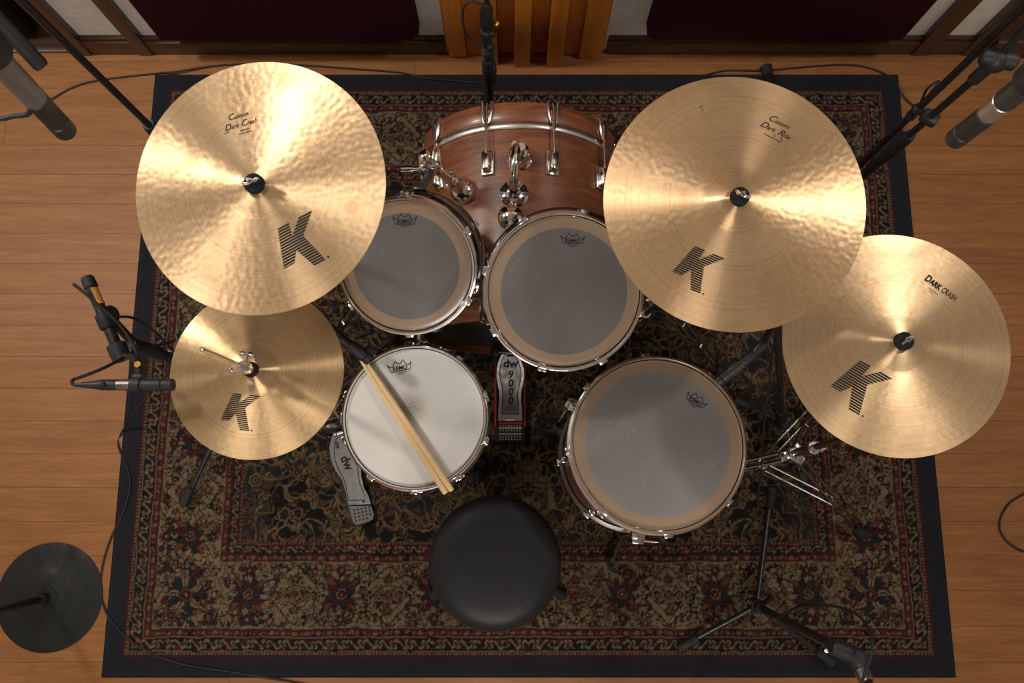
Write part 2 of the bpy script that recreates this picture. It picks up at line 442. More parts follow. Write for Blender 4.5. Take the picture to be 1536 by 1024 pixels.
def rug_mat():
    t = NT('woven_persian_rug'); t.setp(Roughness=.95, Specular_IOR_Level=.08)
    at = t.new('ShaderNodeAttribute', attribute_name='weave')
    v = t.coord(); f = t.noise(v, 420, 3, .7); g = t.noise(v, 5, 3)
    c = t.mix(t.ramp(f, [(.3, (.5,) * 3), (.65, (0,) * 3)]), at.outputs['Color'], t.mix(.55, at.outputs['Color'], (.01, .01, .012, 1)))
    c = t.mix(t.ramp(g, [(.35, (.18,) * 3), (.65, (0,) * 3)]), c, (.03, .025, .02, 1))
    c = t.mix(1., c, (.92, .90, .87, 1), 'MULTIPLY'); t.link(c, t.b.inputs['Base Color']); t.bump(f, .5, .002)
    return t.m
RUGM = rug_mat()
# ------------------------------------------------------------------ the room
def struct(o, **k): return tag(o, kind='structure', **k)
WY = 1.535                                   # the wall behind the kit
m = MB(); m.box(Mx.Translation((0, -.6, -.02)), 6.4, 4.3, .04); struct(m.build('floor', FLOOR, at=(0, 0, 0)))
m = MB(); m.box(Mx.Translation((.8125, WY + .05, 1.6)), 4.775, .1, 3.2); struct(m.build('wall_back', BLOCK))
m = MB(); m.box(Mx.Translation((-2.4, 2.65, 1.6)), 1.7, .1, 3.2); struct(m.build('wall_alcove', PLASTER))
m = MB(); m.box(Mx.Translation((-1.56, 2.12, 1.6)), .03, .97, 3.2); struct(m.build('wall_alcove_side', TRIMZ))
m = MB(); m.box(Mx.Translation((-3.25, -.05, 1.6)), .1, 5.5, 3.2); struct(m.build('wall_left', PLASTER))
m = MB(); m.box(Mx.Translation((3.25, -.6, 1.6)), .1, 4.4, 3.2); struct(m.build('wall_right', PLASTER))
m = MB(); m.box(Mx.Translation((0, -2.8, 1.6)), 6.4, .1, 3.2); struct(m.build('wall_front', PLASTER))
m = MB(); m.box(Mx.Translation((0, -.05, 3.23)), 6.6, 5.6, .06); struct(m.build('ceiling', PLASTER))
# skirting board with a stepped top
for x0, x1 in ((-1.52, -.236), (.340, 1.63)):
    m = MB(); xm = (x0 + x1) / 2; w = x1 - x0
    m.box(Mx.Translation((xm, WY - .011, .037)), w, .022, .074, .002)
    m.box(Mx.Translation((xm, WY - .007, .082)), w, .014, .018, .003)
    struct(m.build('baseboard_back', TRIMW))
# upright dark posts standing on the wall
for i, (x0, x1) in enumerate(((-1.575, -1.519), (-1.348, -1.297), (1.443, 1.508), (1.624, 1.70))):
    m = MB(); m.box(Mx.Translation(((x0 + x1) / 2, WY - .013, 1.6)), x1 - x0, .028, 3.2, .003)
    struct(m.build('trim_%d' % (i + 1), TRIMZ))
m = MB(); m.box(Mx.Translation((2.45, WY - .008, 1.6)), 1.5, .02, 3.2, .002); m.box(Mx.Translation((2.45, WY - .02, .05)), 1.5, .035, .1, .003); struct(m.build('trim_5', TRIMW))
m = MB(); m.box(Mx.Translation((-2.39, 2.075, -.018)), 1.63, 1.05, .04); struct(m.build('floor_alcove', TRIMW))
m = MB(); m.box(Mx.Translation((-2.39, 1.535, .004)), 1.63, .03, .012, .003); struct(m.build('trim_6', TRIMW))

def panel(x0, x1, inner, label):
    z0, z1, c, th = .140, 1.75, .030, .055
    poly = [(x0, z0), (x1 - c, z0), (x1, z0 + c), (x1, z1 - c), (x1 - c, z1), (x0, z1)] if inner == 'R' else \
           [(x0 + c, z0), (x1, z0), (x1, z1), (x0 + c, z1), (x0, z1 - c), (x0, z0 + c)]
    y1 = WY - .002; y0 = y1 - th; n = len(poly); cx = (x0 + x1) / 2; cz = (z0 + z1) / 2
    root = empty('acoustic_panel', (cx, y1, z0), label, 'acoustic panel')
    ins = [(cx + (x - cx) * (1 - .012 / abs(x1 - x0) * 2), cz + (z - cz) * (1 - .012 / (z1 - z0) * 2)) for x, z in poly]
    m = MB(); vs = [(x, y1, z) for x, z in poly] + [(x, y0 + .008, z) for x, z in poly] + [(x, y0, z) for x, z in ins]
    fs = [tuple(range(n))] + [(k * n + i, k * n + (i + 1) % n, (k + 1) * n + (i + 1) % n, (k + 1) * n + i) for k in (0, 1) for i in range(n)] + [tuple(range(2 * n, 3 * n))]
    m.add(vs, fs); m.build('fabric_face', MAROON, root, flat=True)
panel(-1.209, -.316, 'R', 'dark maroon fabric acoustic panel on the wall behind the left crash cymbal')
panel(.458, 1.340, 'L', 'dark maroon fabric acoustic panel on the wall behind the right ride cymbal')

# stepped wooden diffuser between the panels
root = empty('wood_diffuser', (.05, WY, 0), 'amber wooden slatted diffuser standing against the wall behind the bass drum', 'diffuser')
xs = [(-.226, -.163, .036, .012), (-.163, -.103, .026, .002), (-.103, -.050, .062, .002), (-.050, .008, .024, .016), (.008, .064, .072, 0), (.064, .124, .024, .016), (.124, .180, .072, 0), (.180, .240, .026, .002), (.240, .318, .040, .004)]
for i, (a, b, d, z0) in enumerate(xs):
    m = MB(); m.box(Mx.Translation(((a + b) / 2, WY - .001 - d / 2, (z0 + 1.9) / 2)), b - a - .0016, d, 1.9 - z0, .0015)
    m.build('slat', SLAT_SHADE if d < .03 else SLAT, root)
m = MB(); m.box(Mx.Translation((.046, WY - .012, .95)), .560, .022, 1.86, .001); m.build('back_board', SLAT_SHADE, root)

# black cabinet in the far left corner
root = empty('speaker_cabinet', (-2.1, 1.9, .002), 'black cabinet standing in the dark left alcove beside the wall', 'speaker cabinet')
m = MB(); m.box(Mx.Translation((-2.085, 1.93, .30)), .74, .72, .56, .012); m.build('cabinet_body', SPEAKERB, root)
for sx in (-1, 1):
    for sy in (-1, 1): m = MB(); m.cyl((-2.085 + sx * .32, 1.93 + sy * .31, .022), (-2.085 + sx * .32, 1.93 + sy * .31, .002), .02); m.build('rubber_foot', RUBBER, root)

# ------------------------------------------------------------------ the rug: a woven pattern painted knot by knot
RW, RL, RZ = 2.672, 2.042, .009
RX, RY = .052, .412
STEP = .0025
NX, NY = int(RW / STEP), int(RL / STEP)
QX, QY = (NX + 2) // 2, (NY + 2) // 2
rng = np.random.default_rng(11)
def L(r, g, b): return np.array(lin(r, g, b)[:3])
NAVY, INKC, BEIGE, TAN, RED, RUST, CREAM, TEAL, BROWN = L(33, 35, 43), L(21, 20, 23), L(114, 99, 77), L(104, 85, 59), L(72, 25, 26), L(92, 54, 39), L(130, 115, 90), L(34, 42, 48), L(66, 49, 35)
gx, gy = np.meshgrid(np.arange(QX) * STEP, np.arange(QY) * STEP)        # distance from the left / near edge
img = np.zeros((QY, QX, 3)); img[:] = NAVY
def vnoise(x, y, seed):
    r = np.random.default_rng(seed).random((256, 256))
    xi, yi = np.floor(x).astype(int), np.floor(y).astype(int); fx, fy = x - xi, y - yi
    fx = fx * fx * (3 - 2 * fx); fy = fy * fy * (3 - 2 * fy)
    g = lambda a, b: r[b % 256, a % 256]
    return (g(xi, yi) * (1 - fx) + g(xi + 1, yi) * fx) * (1 - fy) + (g(xi, yi + 1) * (1 - fx) + g(xi + 1, yi + 1) * fx) * fy
def put(mask, c, sub=None):
    t = img if sub is None else img[sub]
    t[mask] = c
def win(cx, cy, R):
    i0, i1 = max(0, int((cx - R) / STEP)), min(QX, int((cx + R) / STEP) + 2); j0, j1 = max(0, int((cy - R) / STEP)), min(QY, int((cy + R) / STEP) + 2)
    if i1 <= i0 or j1 <= j0: return None
    return (slice(j0, j1), slice(i0, i1)), gx[j0:j1, i0:i1] - cx, gy[j0:j1, i0:i1] - cy
def flower(cx, cy, R, k, rot, cs, region=None):
    w = win(cx, cy, R * 1.25)
    if w is None: return
    s, x, y = w; r = np.hypot(x, y); a = np.arctan2(y, x) + rot
    pet = R * (.74 + .26 * np.abs(np.cos(a * k / 2)))
    ok = np.ones_like(r, bool) if region is None else region[s]
    for f, c in zip((1.14, 1.0, .70, .44, .22), cs): put((r < pet * f) & ok, c, s)
    put((np.abs(np.sin(a * k / 2)) < .12) & (r < pet * .95) & (r > R * .35) & ok, cs[0], s)
def leaf(cx, cy, Ln, Wd, rot, fill, line, region=None, vein=True):
    w = win(cx, cy, Ln * .62)
    if w is None: return
    s, x, y = w; c, q = math.cos(rot), math.sin(rot); u = (x * c + y * q) / Ln + .5; v = (-x * q + y * c) + .12 * Ln * np.sin(u * 3.1)
    hw = Wd * np.sin(np.clip(u, 0, 1) * np.pi) ** .8 * (1.15 - .5 * u); ins = (u > 0) & (u < 1)
    ok = ins if region is None else ins & region[s]
    put((np.abs(v) < hw + .0034) & ok, line, s); put((np.abs(v) < hw) & ok, fill, s)
    if vein and Wd > .008: put((np.abs(v) < .0018) & ok & (u < .85), line, s)
def arc(cx, cy, R, a0, a1, w_, c, region=None, spiral=0.):
    w = win(cx, cy, R * 1.1 + .01)
    if w is None: return
    s, x, y = w; r = np.hypot(x, y); a = np.arctan2(y, x); t = (a - a0) % (2 * np.pi)
    rr = R * (1 - spiral * t / (2 * np.pi)); ok = (t < (a1 - a0)) if region is None else (t < (a1 - a0)) & region[s]
    put((np.abs(r - rr) < w_) & ok, c, s)
d = np.minimum(gx, gy); horiz = gy < gx
s_al = np.where(horiz, RW / 2 - gx, RL / 2 - gy)        # runs along the border, mirrored at the middle
def band(a, b): return (d >= a) & (d < b)
fieldm = d >= .412; mainb = band(.150, .346)
# field: tan arabesques on near black
put(fieldm, INKC)
wx = gx + .018 * vnoise(gx * 22, gy * 22, 1); wy = gy + .018 * vnoise(gx * 22 + 7, gy * 22, 2)
n1 = vnoise(wx * 34, wy * 34, 3); n2 = vnoise(wx * 62, wy * 62, 4); n3 = vnoise(gx * 9, gy * 9, 5)
put(fieldm & (n3 > .62), L(30, 33, 42)); put(fieldm & (n2 > .70), BROWN)
for k in range(210):
    cx, cy = rng.uniform(.40, RW / 2 + .02), rng.uniform(.40, RL / 2 + .02); R = rng.uniform(.022, .060)
    a0 = rng.uniform(0, 6.28); ln = rng.uniform(2.6, 5.6); c = TAN if rng.random() < .75 else BROWN
    arc(cx, cy, R, a0, a0 + ln, .0022, c, fieldm, rng.uniform(.2, .7))
    for j in range(rng.integers(3, 6)):
        t = a0 + ln * rng.random(); rr = R * (1 + .25 * rng.random())
        leaf(cx + rr * math.cos(t), cy + rr * math.sin(t), rng.uniform(.018, .040), rng.uniform(.004, .009), t + rng.uniform(.6, 2.2), TAN if rng.random() < .7 else BROWN, INKC, fieldm)
put(fieldm & (np.abs(n1 - .5) < .035), TAN); put(fieldm & (np.abs(n2 - .38) < .03) & (n3 > .45), BROWN)
for k in range(60):
    cx, cy = rng.uniform(.42, RW / 2), rng.uniform(.42, RL / 2); R = rng.uniform(.012, .026)
    c = [RED, RUST, TEAL, TAN][rng.integers(0, 4)]
    flower(cx, cy, R, [5, 6, 8][rng.integers(0, 3)], rng.uniform(0, 3), (INKC, TAN, INKC, c, INKC), fieldm)
# main border: beige ground, dark curling vines, palmettes and cartouches
put(mainb, BEIGE)
m1 = vnoise(wx * 58 + 31, wy * 58, 8); m2 = vnoise(wx * 105, wy * 105 + 9, 9)
put(mainb & (np.abs(m1 - .52) < .045), INKC); put(mainb & (m2 > .82), RUST); put(mainb & (m2 < .14), INKC); put(mainb & (np.abs(m1 - .3) < .03), BROWN)
for k in range(520):
    hz = rng.random() < .58
    al, ac = rng.uniform(.15, RW / 2 if hz else RL / 2), rng.uniform(.152, .344); cx, cy = (al, ac) if hz else (ac, al)
    q = rng.random()
    if q < .45:
        a0 = rng.uniform(0, 6.28); arc(cx, cy, rng.uniform(.010, .030), a0, a0 + rng.uniform(2.6, 5.5), .0017, INKC if rng.random() < .8 else RED, mainb, rng.uniform(.2, .7))
    else:
        leaf(cx, cy, rng.uniform(.014, .034), rng.uniform(.003, .0075), rng.uniform(0, 6.28), [BEIGE, CREAM, RUST, TEAL, RED, TAN, BROWN][rng.integers(0, 7)], INKC, mainb, False)
def lens(cx, cy, a_, b_, hz, w_, c, inner=None):
    w = win(cx, cy, max(a_, b_) * 1.15)
    if w is None: return
    s, x, y = w
    if not hz: x, y = y, x
    u = np.clip(np.abs(x) / a_, 0, 1.2); edge = b_ * (1 - u ** 1.35); ok = mainb[s]; ins = np.abs(y) < edge
    if inner is not None: put(ins & ok & (vnoise(gx[s] * 120, gy[s] * 120, 77) > .42), inner, s)
    put(ok & (np.abs(np.abs(y) - edge) < w_) & (u < 1.02), c, s)
for hz, span in ((1, RW / 2), (0, RL / 2)):
    k = 0; s = span - .003
    while s > .30:
        cx, cy = (s, .248) if hz else (.248, s)
        if k % 2 == 0:
            for q in range(8):
                t = q * .7854 + .39; rr = .030
                leaf(cx + rr * math.cos(t), cy + rr * math.sin(t), .040, .0095, t, RED if q % 2 else TEAL, INKC, mainb)
            for q in range(8):
                t = q * .7854; rr = .054
                leaf(cx + rr * math.cos(t), cy + rr * math.sin(t), .034, .008, t, [BEIGE, RUST][q % 2], INKC, mainb)
            flower(cx, cy, .018, 6, .2, (INKC, TAN, INKC, RED, CREAM), mainb)
            for q in (-1, 1):
                px_, py_ = (cx, cy + q * .074) if hz else (cx + q * .074, cy)
                flower(px_, py_, .016, 5, k, (INKC, RED, INKC, RUST, CREAM), mainb)
        else:
            lens(cx, cy, .080, .088, hz, .0024, INKC, BEIGE); lens(cx, cy, .058, .060, hz, .0017, RED); lens(cx, cy, .072, .030, hz, .0017, INKC, TAN)
            for q in (-1, 1):
                px_, py_ = (cx + q * .034, cy) if hz else (cx, cy + q * .034)
                flower(px_, py_, .021, 7, k, (INKC, BEIGE, INKC, TAN, RED), mainb)
                px_, py_ = (cx, cy + q * .048) if hz else (cx + q * .048, cy)
                flower(px_, py_, .015, 5, 1., (INKC, RUST, INKC, BEIGE, INKC), mainb)
            flower(cx, cy, .013, 4, 0, (INKC, RED, RUST, INKC, CREAM), mainb)
        for q in (-1, 1):
            for j in range(3):
                o1, o2 = rng.uniform(.05, .1), q * rng.uniform(.05, .09)
                px_, py_ = (cx + o1, cy + o2) if hz else (cx + o2, cy + o1)
                flower(px_, py_, rng.uniform(.009, .015), 5, k + j, (INKC, [RUST, RED, CREAM, TAN][(k + j) % 4], INKC, CREAM, RED), mainb)
        s -= .148; k += 1
for q in range(10):
    t = q * .628; leaf(.248 + .04 * math.cos(t), .248 + .04 * math.sin(t), .05, .010, t, [TEAL, BEIGE][q % 2], INKC, mainb)
flower(.248, .248, .022, 6, 0, (INKC, RUST, INKC, RED, CREAM), mainb)
put(mainb & (vnoise(gx * 150, gy * 150, 41) > .80), INKC); put(mainb & (vnoise(gx * 130 + 3, gy * 130, 42) > .86), RED)
# guard stripes
def guard(a, b, ground, per, kinds):
    mk = band(a, b); put(mk, ground); mid = (a + b) / 2; h = (b - a) / 2
    u = (s_al / per) % 1 - .5; v = (d - mid) / h; alt = (np.floor(s_al / per) % 2) == 0
    nn = vnoise(gx * 95, gy * 95, int(a * 1e4)); 
    if kinds == 'scroll':
        wv = .55 * np.sin(s_al / per * np.pi * 2)
        put(mk & (nn > .66), RED); put(mk & (np.abs(v - wv) < .20), BEIGE)
        rr = np.hypot(u * 2.1, v + wv * .6); put(mk & (rr < .62), INKC); put(mk & (rr < .50), BEIGE); put(mk & (rr < .33) & alt, RED); put(mk & (rr < .33) & ~alt, TEAL)
        put(mk & (np.abs(nn - .45) < .05), INKC)
    else:
        rr = np.abs(u) * 2.2 + np.abs(v) * .95; put(mk & (rr < .72), INKC); put(mk & (rr < .60), BEIGE); put(mk & (rr < .32), RUST)
        put(mk & (np.abs(np.abs(u) - .5) < .05) & (np.abs(v) < .35), TAN); put(mk & (nn > .80), INKC)
put(band(.062, .068), RED); put(band(.068, .076), INKC)
put(band(.069, .075) & ((s_al / .011) % 1 < .55), BEIGE)
put(band(.076, .079), BEIGE); guard(.079, .118, INKC, .050, 'scroll'); put(band(.118, .121), BEIGE)
guard(.121, .143, RED, .036, 'lozenge'); put(band(.143, .147), INKC); put(band(.147, .150), BEIGE)
put(band(.346, .350), BEIGE); guard(.350, .371, RED, .036, 'lozenge'); put(band(.371, .374), INKC)
guard(.374, .400, INKC, .040, 'scroll'); put(band(.400, .404), RED); put(band(.404, .410), INKC); put(band(.405, .409) & ((s_al / .012) % 1 < .6), TAN); put(band(.410, .412), RED)
put(d < .004, L(26, 28, 44)); put(band(.008, .0105), L(43, 45, 62))
dxw = ((vnoise(gx * 60, gy * 60, 51) - .5) * 1.7 + (vnoise(gx * 14, gy * 14, 52) - .5) * 2.4); dyw = ((vnoise(gx * 60, gy * 60, 53) - .5) * 1.7 + (vnoise(gx * 14, gy * 14, 54) - .5) * 2.4)
soft = np.clip((d - .066) / .02, 0, 1) * .8 * .003 / STEP
JX = np.clip(np.round(np.arange(QX)[None, :] + dxw * soft).astype(int), 0, QX - 1); JY = np.clip(np.round(np.arange(QY)[:, None] + dyw * soft).astype(int), 0, QY - 1)
img = img[JY, JX]
pd_ = np.pad(img, ((1, 1), (1, 1), (0, 0)), 'edge'); img = .52 * img + .12 * (pd_[:-2, 1:-1] + pd_[2:, 1:-1] + pd_[1:-1, :-2] + pd_[1:-1, 2:])
img *= (1 + .45 * (rng.random((QY, QX, 1)) - .55))
ix = np.minimum(np.arange(NX + 1), NX - np.arange(NX + 1)); iy = np.minimum(np.arange(NY + 1), NY - np.arange(NY + 1))
full = img[np.ix_(np.minimum(iy, QY - 1), np.minimum(ix, QX - 1))]
X, Y = np.meshgrid(np.arange(NX + 1) * STEP - NX * STEP / 2, np.arange(NY + 1) * STEP - NY * STEP / 2)
de = np.minimum(np.minimum(np.arange(NX + 1), NX - np.arange(NX + 1))[None, :], np.minimum(np.arange(NY + 1), NY - np.arange(NY + 1))[:, None]) * STEP
Z = RZ - .004 * np.clip(1 - de / .006, 0, 1) ** 2
top = np.stack([X, Y, Z], -1).reshape(-1, 3)
idx = np.arange((NX + 1) * (NY + 1)).reshape(NY + 1, NX + 1)
quads = np.stack([idx[:-1, :-1], idx[:-1, 1:], idx[1:, 1:], idx[1:, :-1]], -1).reshape(-1, 4)
loop = np.concatenate([idx[0, :-1], idx[:-1, -1], idx[-1, :0:-1], idx[:0:-1, 0]])
skirt = top[loop].copy(); skirt[:, 2] = 0; nb = len(top)
li = np.arange(len(loop)); l2 = np.roll(li, -1)
sk = np.stack([loop, nb + li, nb + l2, np.roll(loop, -1)], -1)
allv = np.concatenate([top, skirt]); allq = np.concatenate([quads, sk]).astype(np.int32)
me = bpy.data.meshes.new('rug'); me.vertices.add(len(allv)); me.vertices.foreach_set('co', allv.astype(np.float32).ravel())
me.loops.add(allq.size); me.loops.foreach_set('vertex_index', allq.ravel())
me.polygons.add(len(allq)); me.polygons.foreach_set('loop_start', np.arange(0, allq.size, 4, dtype=np.int32))
me.update(calc_edges=True)
ca = me.color_attributes.new('weave', 'FLOAT_COLOR', 'POINT')
cc = np.ones((len(allv), 4), np.float32); cc[:nb, :3] = full.reshape(-1, 3); cc[nb:, :3] = NAVY
ca.data.foreach_set('color', cc.ravel())
me.materials.append(RUGM)
rug = bpy.data.objects.new('rug', me); col.objects.link(rug); rug.location = (RX, RY, 0); W[rug] = Mx.Translation((RX, RY, 0))
tag(rug, 'dark Persian rug with navy edge lying under the drum kit', 'rug')
# ------------------------------------------------------------------ cymbals
def cym_prof(R, bow, rb, bh):
    def z(r):
        t = min(r / R, 1); base = bow * (1 - t ** 1.6)
        if r < rb:
            q = r / rb; base += bh * (1 - q * q) ** 1.4
        return base
    return z
def surf_local(M, zf, px, py):
    """where the sight line of a point of the photo meets a surface of revolution standing in frame M"""
    Mi = M.inverted(); o = Mi @ V((0, 0, CAMH)); dr = (Mi @ PD(px, py, 1.)) - o
    z = 0
    for _ in range(6):
        t = (z - o.z) / dr.z; p = o + dr * t; z = zf(math.hypot(p.x, p.y))
    return p
def decal(name, root, M, art, px, py, sc, rot, zf, mat, eps=.0006):
    c = surf_local(M, zf, px, py); a = surf_local(M, zf, px + 10, py); b = surf_local(M, zf, px, py - 10)
    ex, ey = (a - c) / 10, (b - c) / 10; ex.z = ey.z = 0
    cs, sn = math.cos(rad(rot)), math.sin(rad(rot)); vs = []
    for x, y in art.v:
        x, y = x * sc, y * sc; X, Y = x * cs - y * sn, x * sn + y * cs
        p = c + ex * X + ey * Y; p.z = zf(math.hypot(p.x, p.y)) + eps; vs.append(p)
    return MB().add(vs, art.f).build(name, mat, root, local=True, flat=True, norm=False)

def make_cymbal(name, label, cat, C, n, R, bow, rb, bh, mat, group=None, flip=False):
    M = frame(C, n); root = empty(name, M, label, cat, group)
    zf = cym_prof(R, bow, rb, bh); th = .0013
    rs = [.006 + (rb * 1.3 - .006) * i / 26 for i in range(27)] + [rb * 1.3 + (R - rb * 1.3) * i / 26 for i in range(1, 27)]
    sg = -1 if flip else 1
    prof = [(r, sg * zf(r)) for r in rs] + [(R + .0004, sg * -.0006)] + [(r, sg * (zf(r) - th)) for r in reversed(rs)]
    m = MB(); m.lathe(prof, 144, closed=True)
    pl = m.build('bronze_plate', mat, root, local=True)
    return root, M, zf
BR1 = bronze('bronze_crash', lin(186, 156, 120), lin(208, 176, 136), lin(218, 189, 151), 1, .38, .20)
BR2 = bronze('bronze_ride', lin(194, 160, 121), lin(212, 177, 136), lin(222, 188, 149), 2, .39, .22)
BR3 = bronze('bronze_dark_crash', lin(176, 147, 112), lin(196, 166, 128), lin(205, 176, 138), 3, .38, .07)
BR4 = bronze('bronze_hats', lin(182, 150, 110), lin(202, 170, 127), lin(210, 180, 139), 4, .38, .11)

CL = PD(388.5, 280.5, 1.392); RI = PD(1102, 303, 1.4916); DC = PD(1344, 515.5, 1.5425); HH = PD(385, 558, 1.576)
crash, M_cl, z_cl = make_cymbal('crash_cymbal', 'large gold crash cymbal at upper left above the hi-hats, lettered Custom Dark Crash', 'cymbal', CL, (-.085, -.10, 1), .234, .009, .054, .007, BR1)
ride, M_ri, z_ri = make_cymbal('ride_cymbal', 'largest gold ride cymbal above the bass drum, lettered Custom Dark Ride', 'cymbal', RI, (0, -.065, 1), .255, .013, .066, .016, BR2)
dcr, M_dc, z_dc = make_cymbal('crash_cymbal', 'gold crash cymbal at far right partly under the ride, lettered Dark Crash', 'cymbal', DC, (-.014, -.015, 1), .2272, .013, .060, .014, BR3)
hht, M_hh, z_hh = make_cymbal('hi_hat_cymbal', 'upper hi-hat cymbal with chrome clutch, small and gold, below the left crash', 'cymbal', HH, (0, 0, 1), .1778, .015, .052, .016, BR4, 'pair of hi-hat cymbals')
hhb, M_hb, z_hb = make_cymbal('hi_hat_cymbal', 'lower hi-hat cymbal facing down, hidden beneath the upper one', 'cymbal', HH + V((0, 0, -.006)), (0, 0, 1), .1778, .015, .052, .016, BR4, 'pair of hi-hat cymbals', True)
sp_ = surf_local(M_cl, z_cl, 528, 311); add_spot(BR1, sp_.x, sp_.y, .0125, lin(176, 138, 92), .55)
for px_, py_, r_ in ((1051, 161, .0022), (1054, 165, .0016), (1057, 172, .0013), (1053, 158, .0012)):
    sp_ = surf_local(M_ri, z_ri, px_, py_); add_spot(BR2, sp_.x, sp_.y, r_, lin(70, 54, 40), .7)
KL = k_logo()
for root, M, zf, px, py, sc, rot in ((crash, M_cl, z_cl, 449, 367, .477, 28), (ride, M_ri, z_ri, 1044, 403, .40, -23), (dcr, M_dc, z_dc, 1287, 579, .46, -30), (hht, M_hh, z_hh, 359, 617, .345, -6)):
    decal('logo', root, M, KL, px, py, sc, rot, zf, INK)
def squiggle(w, n=22, amp=1.1, sd=1):
    r = random.Random(sd); return [(-w / 2 + w * i / n, amp * math.sin(i * 2.1) * r.uniform(.3, 1)) for i in range(n + 1)]
B_ = .12
a = Art(); a.join(runs([('C', 14, .4, B_, 1.0, 1.2, -2.2), ('ustom', 10, .4, B_, .98, 0, 0)], 1, 7.5))
a.join(runs([('D', 14, .4, B_, 1.05, .8, -1.4), ('ark', 10, .4, B_, 1, 0, 4), ('C', 14, .4, B_, 1., 1, -2), ('rash', 10, .4, B_, 1, 0, 0)], 1, -7))
a.add(ribbon2d([(-30, -13), (-26, -13.6), (-20, -12.6)], .9)); a.add(ribbon2d(squiggle(14, sd=2), 1.1), dx=4, dy=-16.5); a.add(ribbon2d(squiggle(22, sd=3, amp=.8), 1.0), dx=4, dy=-21)
decal('lettering', crash, M_cl, a, 359, 181, .92, 16, z_cl, INK)
a = Art(); a.join(runs([('C', 15, .45, B_, 1.05, 1.2, -2.6), ('ustom', 10.5, .45, B_, 1.0, 0, 0)], 0, 8))
a.join(runs([('D', 15, .45, B_, 1.1, .8, -1.6), ('ark', 10.5, .45, B_, 1, 0, 4.5), ('R', 15, .45, B_, 1.1, .8, -1.6), ('ide', 10.5, .45, B_, 1, 0, 0)], 0, -7))
a.add(ribbon2d([(12, -13), (16, -16), (15, -20), (11, -22)], 1.0)); a.add(ribbon2d(squiggle(28, sd=5, amp=1.), 1.0), dx=-2, dy=-19.5); a.add(ribbon2d([(1, -15), (3, -15)], 1.8))
decal('lettering', ride, M_ri, a, 1166, 191, .90, -26, z_ri, INK)
a = runs([('D', 17, .12, .75, .82, 1.2, -1.6), ('ARK', 13.5, .12, .7, .82, 0, 2.4), ('CRASH', 14.5, .12, .22, .66, .4, 0)], 0, 0)
a.add(ribbon2d(squiggle(20, sd=7, amp=.5), .8), dx=-8, dy=-11); a.add(ribbon2d([(-13, -15), (-6, -15)], .8))
decal('lettering', dcr, M_dc, a, 1411, 433, .86, -36, z_dc, INK)

